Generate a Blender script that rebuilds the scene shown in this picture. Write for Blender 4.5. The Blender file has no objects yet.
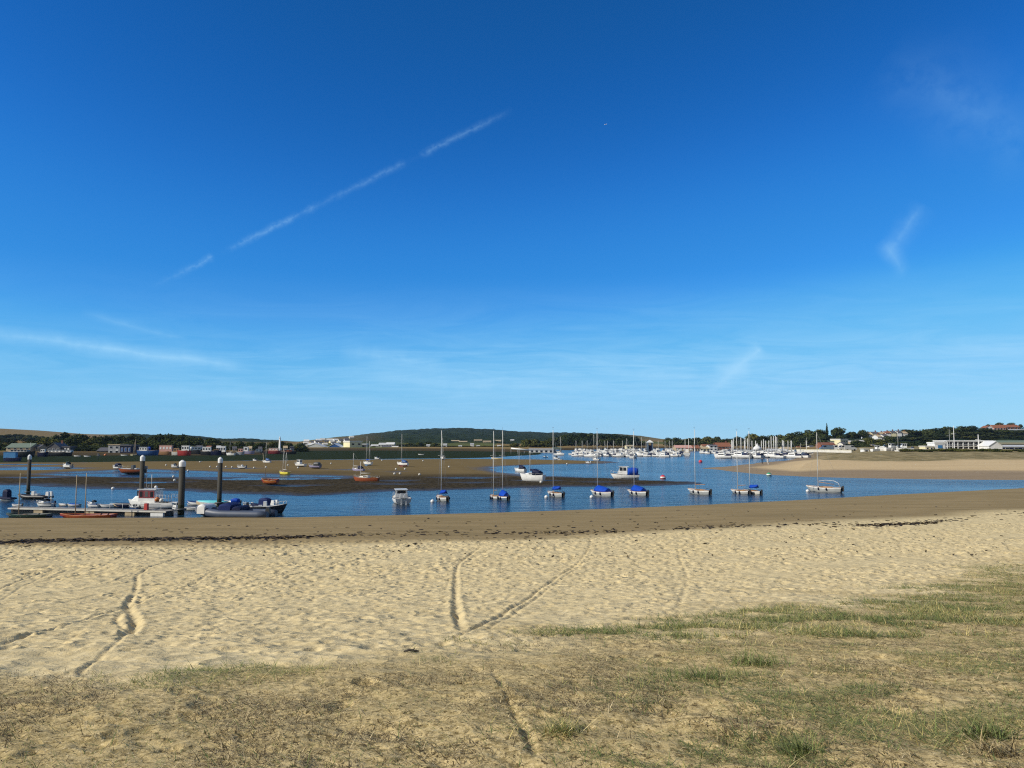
import bpy, math, random
import numpy as np
from mathutils import Vector, Matrix

random.seed(7)
RNG = np.random.default_rng(11)
scene = bpy.context.scene
COL = scene.collection
PI = math.pi
R = math.radians

# ------------------------------------------------------------------ camera
EYE = 7.0            # metres above the low-tide water
FPX = 768.0          # focal length of a phone main camera in pixels
PITCH = math.atan(56.0 / FPX)
CP, SP = math.cos(PITCH), math.sin(PITCH)

cam_data = bpy.data.cameras.new('camera')
cam = bpy.data.objects.new('camera', cam_data)
COL.objects.link(cam)
cam_data.sensor_width = 36.0
cam_data.lens = FPX / 1024.0 * 36.0
cam_data.clip_start = 0.1
cam_data.clip_end = 20000
cam.location = (0, 0, EYE)
cam.rotation_euler = (PI / 2 + PITCH, 0, 0)
scene.camera = cam
scene.cycles.use_denoising = False
scene.cycles.use_adaptive_sampling = False
scene.cycles.caustics_reflective = False
scene.cycles.caustics_refractive = False
scene.cycles.sample_clamp_indirect = 1.2
scene.cycles.max_bounces = 6
scene.cycles.volume_bounces = 0
scene.cycles.filter_width = 1.2


def ray(px, py):
    u = (px - 512.0) / FPX
    v = (384.0 - py) / FPX
    return u, CP - v * SP, SP + v * CP


def gp(px, py, z=0.0):
    """point on the level z seen at this pixel"""
    x, y, zz = ray(px, py)
    t = (z - EYE) / zz
    return Vector((x * t, y * t, z))


def at(px, py, Y):
    """point at distance Y seen at this pixel"""
    x, y, zz = ray(px, py)
    return Vector((x / y * Y, Y, EYE + zz / y * Y))


def pix(x, y, z):
    """numpy: world -> pixel"""
    dz = z - EYE
    f = y * CP + dz * SP
    up = -y * SP + dz * CP
    f = np.where(np.abs(f) < 1e-3, 1e-3, f)
    return 512 + FPX * x / f, 384 - FPX * up / f


# ------------------------------------------------------------------ noise helpers (numpy)
def vnoise(x, y, seed=0):
    x = np.asarray(x, dtype=np.float64); y = np.asarray(y, dtype=np.float64)
    xi = np.floor(x).astype(np.int64); yi = np.floor(y).astype(np.int64)
    xf = x - xi; yf = y - yi
    xf = xf * xf * (3 - 2 * xf); yf = yf * yf * (3 - 2 * yf)

    def h(a, b):
        n = (a * 374761393 + b * 668265263 + seed * 1442695041) & 0xFFFFFFFF
        n = ((n ^ (n >> 13)) * 1274126177) & 0xFFFFFFFF
        n = n ^ (n >> 16)
        return (n & 0xFFFF) / 65535.0
    a = h(xi, yi); b = h(xi + 1, yi); c = h(xi, yi + 1); d = h(xi + 1, yi + 1)
    return (a * (1 - xf) + b * xf) * (1 - yf) + (c * (1 - xf) + d * xf) * yf


def fbm(x, y, seed=0, oct=4):
    s = 0.0; a = 0.5; t = 0.0
    for k in range(oct):
        s = s + a * vnoise(x * 2 ** k, y * 2 ** k, seed + k * 17); t += a; a *= 0.5
    return s / t


def sstep(a, b, x):
    t = np.clip((x - a) / (b - a), 0, 1)
    return t * t * (3 - 2 * t)


def poly_sd(px, py, poly):
    """signed distance to a polygon, positive inside (numpy arrays)"""
    P = np.array(poly, dtype=np.float64)
    n = len(P)
    d2 = np.full(px.shape, 1e18); inside = np.zeros(px.shape, dtype=bool)
    for i in range(n):
        ax, ay = P[i]; bx, by = P[(i + 1) % n]
        ex, ey = bx - ax, by - ay
        L = ex * ex + ey * ey + 1e-12
        t = np.clip(((px - ax) * ex + (py - ay) * ey) / L, 0, 1)
        dx = px - ax - t * ex; dy = py - ay - t * ey
        d2 = np.minimum(d2, dx * dx + dy * dy)
        c = (ay > py) != (by > py)
        with np.errstate(divide='ignore', invalid='ignore'):
            xi = ax + (py - ay) * ex / (ey if abs(ey) > 1e-12 else 1e-12)
        inside ^= c & (px < xi)
    d = np.sqrt(d2)
    return np.where(inside, d, -d)


# ------------------------------------------------------------------ materials
_M = {}


def mat(key, col, rough=0.6, vary=0.12, scale=3.0, metallic=0.0, spec=0.5, bump=0.0, coat=0.0):
    """plain surface with soft uneven wear from object-space noise"""
    if key in _M:
        return _M[key]
    m = bpy.data.materials.new(key); m.use_nodes = True
    nt = m.node_tree; b = nt.nodes['Principled BSDF']
    b.inputs['Roughness'].default_value = rough
    b.inputs['Metallic'].default_value = metallic
    b.inputs['Specular IOR Level'].default_value = spec if rough < .58 else spec * .35
    b.inputs['Coat Weight'].default_value = coat
    tc = nt.nodes.new('ShaderNodeTexCoord')
    n = nt.nodes.new('ShaderNodeTexNoise'); n.inputs['Scale'].default_value = scale; n.inputs['Detail'].default_value = 5
    nt.links.new(tc.outputs['Object'], n.inputs['Vector'])
    r = nt.nodes.new('ShaderNodeValToRGB')
    c = Vector(col[:3])
    r.color_ramp.elements[0].position = 0.3; r.color_ramp.elements[1].position = 0.72
    r.color_ramp.elements[0].color = (*(c * (1 - vary)), 1)
    r.color_ramp.elements[1].color = (*[min(1, q * (1 + vary * 0.6)) for q in c], 1)
    nt.links.new(n.outputs['Fac'], r.inputs[0]); nt.links.new(r.outputs[0], b.inputs['Base Color'])
    if bump:
        bp = nt.nodes.new('ShaderNodeBump'); bp.inputs['Strength'].default_value = bump; bp.inputs['Distance'].default_value = 0.05
        nt.links.new(n.outputs['Fac'], bp.inputs['Height']); nt.links.new(bp.outputs[0], b.inputs['Normal'])
    _M[key] = m
    return m


C = {
    'white': ((0.74, 0.74, 0.72), 0.32), 'offwhite': ((0.62, 0.60, 0.54), 0.45), 'cream': ((0.72, 0.66, 0.42), 0.6),
    'grey': ((0.33, 0.34, 0.35), 0.55), 'lightgrey': ((0.52, 0.53, 0.53), 0.5), 'darkgrey': ((0.07, 0.075, 0.08), 0.5),
    'black': ((0.018, 0.019, 0.022), 0.45), 'navy': ((0.008, 0.013, 0.046), 0.6), 'blue': ((0.004, 0.055, 0.40), 0.65),
    'midblue': ((0.018, 0.085, 0.27), 0.5), 'skyblue': ((0.04, 0.19, 0.42), 0.5), 'turquoise': ((0.12, 0.55, 0.60), 0.5),
    'red': ((0.42, 0.04, 0.035), 0.45), 'maroon': ((0.20, 0.025, 0.03), 0.5), 'orange': ((0.44, 0.13, 0.025), 0.45),
    'rust': ((0.26, 0.070, 0.028), 0.6), 'yellow': ((0.66, 0.58, 0.07), 0.45), 'green': ((0.012, 0.045, 0.030), 0.5),
    'wood': ((0.36, 0.20, 0.09), 0.5), 'teak': ((0.48, 0.33, 0.18), 0.6), 'alu': ((0.70, 0.69, 0.64), 0.4),
    'brick': ((0.20, 0.085, 0.055), 0.8), 'terracotta': ((0.25, 0.105, 0.06), 0.8), 'slate': ((0.10, 0.10, 0.11), 0.6),
    'tan': ((0.42, 0.34, 0.22), 0.7), 'pink': ((0.55, 0.32, 0.27), 0.7), 'greenroof': ((0.15, 0.195, 0.155), 0.75),
    'glass': ((0.015, 0.02, 0.03), 0.08), 'mudhull': ((0.05, 0.045, 0.04), 0.7), 'purple': ((0.30, 0.28, 0.42), 0.5),
    'bluegrey': ((0.13, 0.18, 0.24), 0.4), 'pile': ((0.055, 0.052, 0.043), 0.7), 'ribgrey': ((0.055, 0.075, 0.12), 0.5), 'hullgrey': ((0.36, 0.375, 0.37), 0.45), 'canvasblue': ((0.009, 0.020, 0.095), 0.7), 'dock': ((0.27, 0.25, 0.22), 0.8),
    'rubber': ((0.03, 0.035, 0.045), 0.6), 'trunk': ((0.09, 0.07, 0.05), 0.9), 'skin': ((0.50, 0.33, 0.24), 0.6),
    'buoyred': ((0.55, 0.03, 0.05), 0.4), 'buoygreen': ((0.03, 0.30, 0.14), 0.4), 'tide': ((0.035, 0.04, 0.022), 0.85),
}


def m_(key):
    c, r = C[key]
    return mat(key + '_surface', c, r, vary=0.16, scale=2.2)


# ------------------------------------------------------------------ mesh builder
class MB:
    def __init__(self):
        self.v = []; self.f = []; self.mi = []; self.smooth = []

    def add(self, vs, fs, mi=0, smooth=False):
        o = len(self.v)
        self.v.extend([tuple(p) for p in vs])
        for f in fs:
            self.f.append(tuple(i + o for i in f)); self.mi.append(mi); self.smooth.append(smooth)
        return self

    def box(self, c, s, mi=0, rz=0.0, taper=1.0, ry=0.0):
        hx, hy, hz = s[0] / 2, s[1] / 2, s[2] / 2
        M = Matrix.Rotation(rz, 3, 'Z') @ Matrix.Rotation(ry, 3, 'Y')
        vs = []
        for sz in (-1, 1):
            k = taper if sz > 0 else 1.0
            for sx, sy in ((-1, -1), (1, -1), (1, 1), (-1, 1)):
                vs.append(Vector(c) + M @ Vector((sx * hx * k, sy * hy * k, sz * hz)))
        return self.add(vs, [(3, 2, 1, 0), (4, 5, 6, 7), (0, 1, 5, 4), (1, 2, 6, 5), (2, 3, 7, 6), (3, 0, 4, 7)], mi)

    def tube(self, pts, rad, n=6, mi=0, cap=True):
        pts = [Vector(p) for p in pts]
        if not hasattr(rad, '__len__'):
            rad = [rad] * len(pts)
        rings = []
        for i, p in enumerate(pts):
            d = (pts[min(i + 1, len(pts) - 1)] - pts[max(i - 1, 0)])
            d = d.normalized() if d.length > 1e-9 else Vector((0, 0, 1))
            a = d.orthogonal().normalized() if abs(d.z) < 0.95 else Vector((1, 0, 0))
            a = (a - d * a.dot(d)).normalized(); b = d.cross(a)
            rings.append([p + (a * math.cos(2 * PI * k / n) + b * math.sin(2 * PI * k / n)) * rad[i] for k in range(n)])
        return self.loft(rings, mi, cap=cap)

    def loft(self, rings, mi=0, cap=True, closed=True, smooth=True):
        n = len(rings[0]); vs = [p for r in rings for p in r]; fs = []
        m = n if closed else n - 1
        for i in range(len(rings) - 1):
            for k in range(m):
                a = i * n + k; b = i * n + (k + 1) % n
                fs.append((a, b, b + n, a + n))
        self.add(vs, fs, mi, smooth)
        if cap and closed:
            o = len(self.v) - len(vs)
            self.f.append(tuple(o + k for k in reversed(range(n)))); self.mi.append(mi); self.smooth.append(False)
            self.f.append(tuple(o + (len(rings) - 1) * n + k for k in range(n))); self.mi.append(mi); self.smooth.append(False)
        return self

    def lathe(self, prof, n=12, mi=0, c=(0, 0, 0)):
        rings = [[Vector((c[0] + r * math.cos(2 * PI * k / n), c[1] + r * math.sin(2 * PI * k / n), c[2] + z)) for k in range(n)] for r, z in prof]
        return self.loft(rings, mi)

    def ball(self, c, r, mi=0, n=8, sz=1.0):
        pr = [(max(1e-3, r * math.sin(PI * i / 6)), -r * sz * math.cos(PI * i / 6)) for i in range(7)]
        return self.lathe(pr, n, mi, c)

    def build(self, name, mats, parent=None):
        me = bpy.data.meshes.new(name)
        me.from_pydata(self.v, [], self.f)
        if not isinstance(mats, (list, tuple)):
            mats = [mats]
        for q in mats:
            me.materials.append(m_(q) if isinstance(q, str) else q)
        me.polygons.foreach_set('material_index', [min(i, len(mats) - 1) for i in self.mi])
        me.polygons.foreach_set('use_smooth', self.smooth)
        me.update()
        o = bpy.data.objects.new(name, me); COL.objects.link(o)
        if parent is not None:
            o.parent = parent
        return o


def box(*a, **k):
    return MB().box(*a, **k)


def tube(*a, **k):
    return MB().tube(*a, **k)


def tag(o, label, cat, group=None):
    o['label'] = label; o['category'] = cat
    if group:
        o['group'] = group
    return o


def thing(name, label, cat, loc=(0, 0, 0), rz=0.0, group=None, rx=0.0, ry=0.0):
    o = bpy.data.objects.new(name, None); COL.objects.link(o)
    o.location = loc; o.rotation_euler = (rx, ry, rz)
    o.empty_display_size = 0.3
    return tag(o, label, cat, group)


def copy_tree(o, parent=None):
    c = o.copy(); COL.objects.link(c)
    if parent is not None:
        c.parent = parent
    for ch in o.children:
        copy_tree(ch, c)
    return c


def grid_object(name, X, Y, Z, material, attrs=None, kind='structure'):
    """height field on a curved grid -> one smooth mesh"""
    nr, nc = X.shape
    me = bpy.data.meshes.new(name)
    nv = nr * nc
    me.vertices.add(nv)
    co = np.stack([X, Y, Z], -1).reshape(-1).astype(np.float32)
    me.vertices.foreach_set('co', co)
    idx = np.arange(nv, dtype=np.int32).reshape(nr, nc)
    q = np.stack([idx[:-1, :-1], idx[:-1, 1:], idx[1:, 1:], idx[1:, :-1]], -1).reshape(-1)
    nf = len(q) // 4
    me.loops.add(nf * 4); me.polygons.add(nf)
    me.loops.foreach_set('vertex_index', q)
    me.polygons.foreach_set('loop_start', np.arange(0, nf * 4, 4, dtype=np.int32))
    me.polygons.foreach_set('loop_total', np.full(nf, 4, dtype=np.int32))
    me.polygons.foreach_set('use_smooth', np.ones(nf, dtype=bool))
    me.update(calc_edges=True)
    for k, a in (attrs or {}).items():
        at_ = me.attributes.new(k, 'FLOAT', 'POINT')
        at_.data.foreach_set('value', a.reshape(-1).astype(np.float32))
    me.materials.append(material)
    o = bpy.data.objects.new(name, me); COL.objects.link(o)
    o['kind'] = kind
    return o


def quads_object(name, V, material_list, mi=None, kind=None, attrs=None, smooth=False):
    """V: (n,4,3) loose quads -> one mesh"""
    n = len(V)
    me = bpy.data.meshes.new(name)
    me.vertices.add(n * 4); me.vertices.foreach_set('co', V.reshape(-1).astype(np.float32))
    me.loops.add(n * 4); me.polygons.add(n)
    me.loops.foreach_set('vertex_index', np.arange(n * 4, dtype=np.int32))
    me.polygons.foreach_set('loop_start', np.arange(0, n * 4, 4, dtype=np.int32))
    me.polygons.foreach_set('loop_total', np.full(n, 4, dtype=np.int32))
    for q in material_list:
        me.materials.append(q)
    if mi is not None:
        me.polygons.foreach_set('material_index', np.asarray(mi, dtype=np.int32))
    me.update(calc_edges=True)
    for k, a in (attrs or {}).items():
        at_ = me.attributes.new(k, 'FLOAT', 'FACE')
        at_.data.foreach_set('value', np.asarray(a, dtype=np.float32))
    o = bpy.data.objects.new(name, me); COL.objects.link(o)
    if kind:
        o['kind'] = kind
    return o


class NT:
    """short-hand for shader graphs"""
    def __init__(self, nt):
        self.t = nt; self.L = nt.links

    def n(self, typ, **k):
        o = self.t.nodes.new(typ)
        for a, b in k.items():
            setattr(o, a, b)
        return o

    def put(self, sock, val):
        if hasattr(val, 'node') or isinstance(val, bpy.types.NodeSocket):
            self.L.new(val, sock)
        else:
            sock.default_value = val

    def math(self, op, a, b=0.0, c=None, clamp=False):
        o = self.n('ShaderNodeMath', operation=op, use_clamp=clamp)
        self.put(o.inputs[0], a); self.put(o.inputs[1], b)
        if c is not None:
            self.put(o.inputs[2], c)
        return o.outputs[0]

    def noise(self, vec, scale, detail=4.0, rough=0.55, dist=0.0):
        o = self.n('ShaderNodeTexNoise')
        self.put(o.inputs['Vector'], vec); self.put(o.inputs['Scale'], scale)
        o.inputs['Detail'].default_value = detail; o.inputs['Roughness'].default_value = rough
        o.inputs['Distortion'].default_value = dist
        return o.outputs['Fac']

    def ramp(self, fac, stops):
        o = self.n('ShaderNodeValToRGB')
        cr = o.color_ramp
        while len(cr.elements) < len(stops):
            cr.elements.new(0.5)
        for e, (p, c) in zip(cr.elements, stops):
            e.position = p
            e.color = (c, c, c, 1) if not hasattr(c, '__len__') else (*c, 1)
        self.put(o.inputs[0], fac)
        return o.outputs[0]

    def mix(self, fac, a, b, mode='MIX'):
        o = self.n('ShaderNodeMix', data_type='RGBA', blend_type=mode)
        self.put(o.inputs[0], fac)
        self.put(o.inputs[6], a if not isinstance(a, tuple) else (*a, 1))
        self.put(o.inputs[7], b if not isinstance(b, tuple) else (*b, 1))
        return o.outputs[2]

    def mapping(self, vec, scale=(1, 1, 1), rot=(0, 0, 0), loc=(0, 0, 0)):
        o = self.n('ShaderNodeMapping')
        self.put(o.inputs[0], vec)
        o.inputs['Scale'].default_value = scale; o.inputs['Rotation'].default_value = rot; o.inputs['Location'].default_value = loc
        return o.outputs[0]

    def attr(self, name):
        return self.n('ShaderNodeAttribute', attribute_name=name).outputs['Fac']

    def vmath(self, op, a, b=(0, 0, 0)):
        o = self.n('ShaderNodeVectorMath', operation=op)
        self.put(o.inputs[0], a); self.put(o.inputs[1], b)
        return o.outputs['Value'] if op in ('DOT_PRODUCT', 'LENGTH', 'DISTANCE') else o.outputs[0]


def new_mat(name):
    m = bpy.data.materials.new(name); m.use_nodes = True
    g = NT(m.node_tree)
    g.bsdf = m.node_tree.nodes['Principled BSDF']
    return m, g
# ------------------------------------------------------------------ sun, sky, clouds
SUN_EL, SUN_ROT = R(33), R(248)          # low sun from the left, a little behind the viewer
to_sun = Vector((math.sin(SUN_ROT) * math.cos(SUN_EL), math.cos(SUN_ROT) * math.cos(SUN_EL), math.sin(SUN_EL)))
sl = bpy.data.lights.new('sun', 'SUN'); sl.energy = 5.0; sl.angle = R(0.55); sl.color = (1.0, 0.93, 0.80)
so = bpy.data.objects.new('sun', sl); COL.objects.link(so)
so.rotation_euler = (-to_sun).to_track_quat('-Z', 'Y').to_euler(); so.location = (-60, -20, 60)

world = bpy.data.worlds.new('World'); scene.world = world; world.use_nodes = True
W = NT(world.node_tree)
bg = world.node_tree.nodes['Background']
sky = W.n('ShaderNodeTexSky'); sky.sky_type = 'NISHITA'; sky.sun_disc = False
sky.sun_elevation = SUN_EL; sky.sun_rotation = SUN_ROT
sky.air_density = 0.8; sky.dust_density = 0.0; sky.ozone_density = 2.0
# the camera's deep saturated blue: one response curve per channel
dim = W.vmath('MULTIPLY', sky.outputs[0], (0.1, 0.1, 0.1))
cv = W.n('ShaderNodeRGBCurve')
W.L.new(dim, cv.inputs['Color'])
CUR = [
    [(0, 0), (.05, .003), (.076, .0065), (.098, .0095), (.151, .026), (.21, .044), (.262, .070), (.38, .145), (.623, .26), (1, .40)],
    [(0, 0), (.08, .05), (.134, .0908), (.170, .122), (.255, .225), (.34, .30), (.41, .386), (.54, .50), (.707, .575), (1, .72)],
    [(0, 0), (.15, .18), (.253, .333), (.310, .445), (.425, .67), (.50, .75), (.574, .83), (.634, .86), (.8, .92), (1, .98)],
]
cv.mapping.use_clip = True
for i, pts in enumerate(CUR):
    c = cv.mapping.curves[i]
    while len(c.points) < len(pts):
        c.points.new(0.5, 0.5)
    for p, (a, b) in zip(c.points, pts):
        p.location = (a, b)
cv.mapping.update()
skycol = cv.outputs[0]

gen = W.n('ShaderNodeTexCoord').outputs['Generated']
dirv = W.vmath('NORMALIZE', gen)


def pdir(px, py):
    return Vector(ray(px, py)).normalized()


def local_frame(px1, py1, px2, py2):
    d1, d2 = pdir(px1, py1), pdir(px2, py2)
    mid = (d1 + d2).normalized(); t = (d2 - d1); ln = t.length; t.normalize()
    n = mid.cross(t).normalized()
    along = W.math('DIVIDE', W.vmath('DOT_PRODUCT', W.vmath('SUBTRACT', dirv, tuple(d1)), tuple(t)), ln)
    across = W.vmath('DOT_PRODUCT', dirv, tuple(n))
    ahead = W.math('GREATER_THAN', W.vmath('DOT_PRODUCT', dirv, tuple(mid)), 0.5)
    return along, across, ahead, ln


def streak(p1, p2, wpx, stops, rough=0.5, nscale=90.0):
    along, across, ahead, ln = local_frame(*p1, *p2)
    nz = W.noise(dirv, nscale, 5, 0.6)
    nz2 = W.noise(dirv, nscale * 0.35, 3, 0.5)
    off = W.math('MULTIPLY', W.math('SUBTRACT', nz2, 0.5), 1.6 * wpx / FPX)
    ac = W.math('ABSOLUTE', W.math('DIVIDE', W.math('ADD', across, off), wpx / FPX))
    prof = W.math('POWER', W.math('SUBTRACT', 1.0, W.math('MULTIPLY', ac, .5), clamp=True), 2.2)
    tex = W.math('ADD', W.math('MULTIPLY', W.math('SUBTRACT', nz, 0.5), 2.2 * rough), 0.85, clamp=True)
    a = W.ramp(along, stops)
    return W.math('MULTIPLY', W.math('MULTIPLY', prof, tex), W.math('MULTIPLY', a, ahead))


EXT = [(0.0, 0.0), (0.18, 0.7), (0.5, 1.0), (0.82, 0.7), (1.0, 0.0)]
masks = []
# vapour trail, broken into four runs
masks.append((streak((150, 288), (514, 109), 3.0, [(0, 0), (.05, .25), (.13, .75), (.155, .85), (.165, .0), (.195, .05), (.23, .6), (.36, 1.0), (.38, .7), (.40, .2), (.425, .75), (.45, .2), (.55, .5), (.68, .6), (.70, .05), (.735, .05), (.76, .65), (.90, .6), (1, 0)], 1.35, 200), 0.30))
# low cirrus on the left
masks.append((streak((-30, 331), (255, 368), 6.5, [(0, .5), (.2, .8), (.5, 1), (.85, .8), (1, 0)], 0.8, 40), 0.75))
masks.append((streak((80, 312), (190, 340), 4, EXT, 0.9, 40), 0.28))
masks.append((streak((338, 351), (450, 366), 9, EXT, 0.9, 40), 0.50))
masks.append((streak((330, 372), (640, 392), 12, EXT, 0.9, 26), 0.48))
masks.append((streak((0, 384), (420, 404), 7, EXT, 1.0, 22), 0.32))
masks.append((streak((590, 370), (720, 382), 8, EXT, 0.9, 40), 0.42))
# the small bright hooked cloud
masks.append((streak((706, 394), (762, 346), 7.5, [(0, 0), (.25, .7), (.5, 1), (.8, .75), (.93, .9), (1, 0)], 0.45, 80), 1.0))
masks.append((streak((712, 369), (752, 369), 6.0, EXT, 0.5, 70), 0.75))
# feather on the right
masks.append((streak((884, 262), (926, 204), 8, EXT, 1.0, 60), 0.27))
masks.append((streak((880, 240), (908, 276), 7, EXT, 1.0, 60), 0.25))
# thin veil in the upper right
masks.append((streak((880, 60), (1060, 160), 30, EXT, 1.5, 30), 0.13))
masks.append((streak((940, 345), (1060, 356), 8, EXT, 1.0, 40), 0.42))
# haze-like cirrus deck near the horizon: a flat layer seen edge-on
sep = W.n('ShaderNodeSeparateXYZ'); W.L.new(dirv, sep.inputs[0])
zc = W.math('ADD', W.math('MAXIMUM', sep.outputs[2], 0.0), 0.05)
plane = W.n('ShaderNodeCombineXYZ')
W.L.new(W.math('DIVIDE', sep.outputs[0], zc), plane.inputs[0]); W.L.new(W.math('DIVIDE', sep.outputs[1], zc), plane.inputs[1])
deck = W.noise(W.mapping(plane.outputs[0], scale=(0.8, 1.15, 1), rot=(0, 0, R(12))), 1.3, 7, 0.66, 1.0)
deckm = W.math('MULTIPLY', W.ramp(deck, [(.36, 0), (.68, 1)]), W.ramp(sep.outputs[2], [(.0, .1), (.04, .6), (.085, .9), (.13, .30), (.2, 0)]))
deckm = W.math('MULTIPLY', deckm, W.ramp(W.math('ADD', sep.outputs[0], .5), [(.02, .35), (.45, .8), (.9, 1)]))
masks.append((deckm, 0.78))
veil = W.math('MULTIPLY', W.ramp(sep.outputs[2], [(.0, .75), (.05, 1), (.12, .55), (.21, 0)]), W.ramp(W.math('ADD', sep.outputs[0], .5), [(.0, .45), (.5, .8), (1, 1)]))
masks.append((veil, 0.27))
tot = None
for mk, amt in masks:
    mk = W.math('MULTIPLY', mk, amt)
    tot = mk if tot is None else W.math('SUBTRACT', W.math('ADD', tot, mk), W.math('MULTIPLY', tot, mk))
withcloud = W.mix(tot, skycol, (0.36, 0.69, 0.99))
# added grey cloud veil, out of view behind and overhead; greys the blue fill light
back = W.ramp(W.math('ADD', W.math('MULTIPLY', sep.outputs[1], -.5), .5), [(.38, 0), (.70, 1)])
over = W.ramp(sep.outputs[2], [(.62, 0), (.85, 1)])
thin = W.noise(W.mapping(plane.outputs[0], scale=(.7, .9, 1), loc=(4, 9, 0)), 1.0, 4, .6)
fill_veil = W.math('MULTIPLY', W.math('MAXIMUM', back, over), W.ramp(thin, [(.25, .45), (.65, .85)]))
withcloud = W.mix(fill_veil, withcloud, (.30, .31, .32))
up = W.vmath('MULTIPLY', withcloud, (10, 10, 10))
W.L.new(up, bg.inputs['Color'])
bg.inputs['Strength'].default_value = 0.1

scene.view_settings.view_transform = 'Standard'
scene.view_settings.look = 'None'
scene.view_settings.exposure = 0.0
scene.view_settings.gamma = 1.0
scene.view_settings.use_curve_mapping = False

# ------------------------------------------------------------------ beach (one continuous sheet, dune top to below the water)
_wl = [(-700, 518.5), (-300, 518.5), (0, 518), (290, 517.3), (400, 515), (500, 512.5), (600, 509), (700, 505), (800, 500), (900, 494.3), (1024, 488), (1300, 478)]
_wx = np.array([gp(a, b).x for a, b in _wl]); _wy = np.array([gp(a, b).y for a, b in _wl])
_tk = np.array([-40, -12, -2, 0, 2, 4, 6, 8, 10, 12, 16, 20, 27, 35, 42, 50, 60, 66, 70, 74, 80, 100, 160], float)
_zk = np.array([5.7, 5.55, 5.5, 5.48, 5.46, 5.34, 5.08, 4.76, 4.42, 4.08, 3.46, 2.95, 2.25, 1.62, 1.16, .86, .56, .30, 0, -.35, -.8, -2, -3], float)
_tf = np.linspace(-40, 160, 4001); _zf = np.interp(_tf, _tk, _zk)
_ker = np.exp(-np.linspace(-2, 2, 61) ** 2); _ker /= _ker.sum()
_zf = np.convolve(np.pad(_zf, 30, mode='edge'), _ker, mode='valid')


def shore_y(x):
    return np.interp(x, _wx, _wy)


def beach_t(x, y):
    # near the viewer the dune follows the viewer's side of the shore, not its far bend
    yy = shore_y(np.asarray(x) * (0.55 + 0.45 * np.clip(np.asarray(y) / 70.0, 0, 1)))
    return np.asarray(y) * 70.0 / yy


def beach_base(x, y):
    t = beach_t(x, y)
    z = np.interp(t, _tf, _zf)
    k = sstep(6, 30, t)
    z = z + (fbm(x * 0.05, y * 0.05, 5, 2) - .5) * .5 * k * (1 - sstep(45, 66, t))
    return z


def beach_hit(px, py):
    """where the sight line through a pixel meets the beach"""
    u, dy, dz = ray(px, py)
    lo = 1.0
    for k in range(1, 900):
        s = 1.0 * 1.006 ** k
        if EYE + dz * s < float(beach_base(np.array(u * s), np.array(dy * s))):
            break
        lo = s
    hi = s
    for _ in range(30):
        mid = .5 * (lo + hi)
        if EYE + dz * mid < float(beach_base(np.array(u * mid), np.array(dy * mid))):
            hi = mid
        else:
            lo = mid
    return u * hi, dy * hi


NR, NC = 900, 1050
rows = np.concatenate([np.linspace(-14, 2.6, 40)[:-1], 2.6 * (140 / 2.6) ** np.linspace(0, 1, NR - 39)])
half = np.where(rows < 3, 9.0, 9.0 + (rows - 3) * 0.80)
sj = np.linspace(-1, 1, NC)
BX = half[:, None] * sj[None, :]
BY = np.repeat(rows[:, None], NC, 1)
BT = beach_t(BX, BY)
BZ = beach_base(BX, BY)
BPX, BPY = pix(BX, BY, BZ)
# upper limit of the dune grass, as seen
_gx = [-400, 0, 60, 120, 200, 250, 330, 400, 450, 500, 560, 620, 700, 760, 830, 900, 940, 980, 1024, 1400]
_gy = [690, 672, 670, 672, 668, 664, 660, 654, 640, 636, 630, 624, 618, 610, 603, 598, 585, 570, 560, 520]


def grass_edge(px):
    return np.interp(px, _gx, _gy)


front = BY > 1.0
dirt = np.where(front, sstep(-18, 34, BPY - grass_edge(BPX) + (fbm(BX * .9, BY * .9, 31, 4) - .5) * 70), 1.0)
_uw = (np.array([q[0] for q in _wl]) - 512) / FPX
BTR = BY * 70.0 / np.interp(BX / np.maximum(BY, 1.0), _uw, _wy)
wet = sstep(40.5, 45.0, BTR + (fbm(BX * .12, BY * .3, 8, 3) - .5) * 3.0)
drymid = (1 - dirt) * (1 - wet)
# soft churned sand
BZ = BZ + drymid * ((fbm(BX * 1.1, BY * 1.1, 3, 3) - .5) * .07 + (fbm(BX * 3.2, BY * 3.2, 4, 2) - .5) * .06)
BZ = BZ + dirt * front * ((fbm(BX * 1.6, BY * 1.6, 13, 4) - .5) * .075 + (fbm(BX * 7, BY * 7, 14, 2) - .5) * .03)
BZ = BZ + wet * (fbm(BX * .5, BY * 2.0, 6, 2) - .5) * .02


def stamp(cx, cy, a, b, th, depth, rim=0.35):
    """press one foot-sized dent into the sand"""
    m = max(a, b) * 2.4
    i0, i1 = np.searchsorted(rows, cy - m), np.searchsorted(rows, cy + m)
    if i1 - i0 < 1 or i0 >= len(rows):
        return
    h = half[min(i0, len(rows) - 1)]
    j0 = int((cx - m + h) / (2 * h) * (NC - 1)); j1 = int((cx + m + h) / (2 * h) * (NC - 1)) + 2
    j0 = max(0, j0 - 2); j1 = min(NC, j1 + 2)
    if j1 <= j0:
        return
    X = BX[i0:i1, j0:j1] - cx; Y = BY[i0:i1, j0:j1] - cy
    c, s = math.cos(th), math.sin(th)
    q = ((X * c + Y * s) / a) ** 2 + ((-X * s + Y * c) / b) ** 2
    BZ[i0:i1, j0:j1] += depth * (-np.exp(-q) + rim * np.exp(-(np.sqrt(q) - 1.55) ** 2 * 5))


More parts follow.
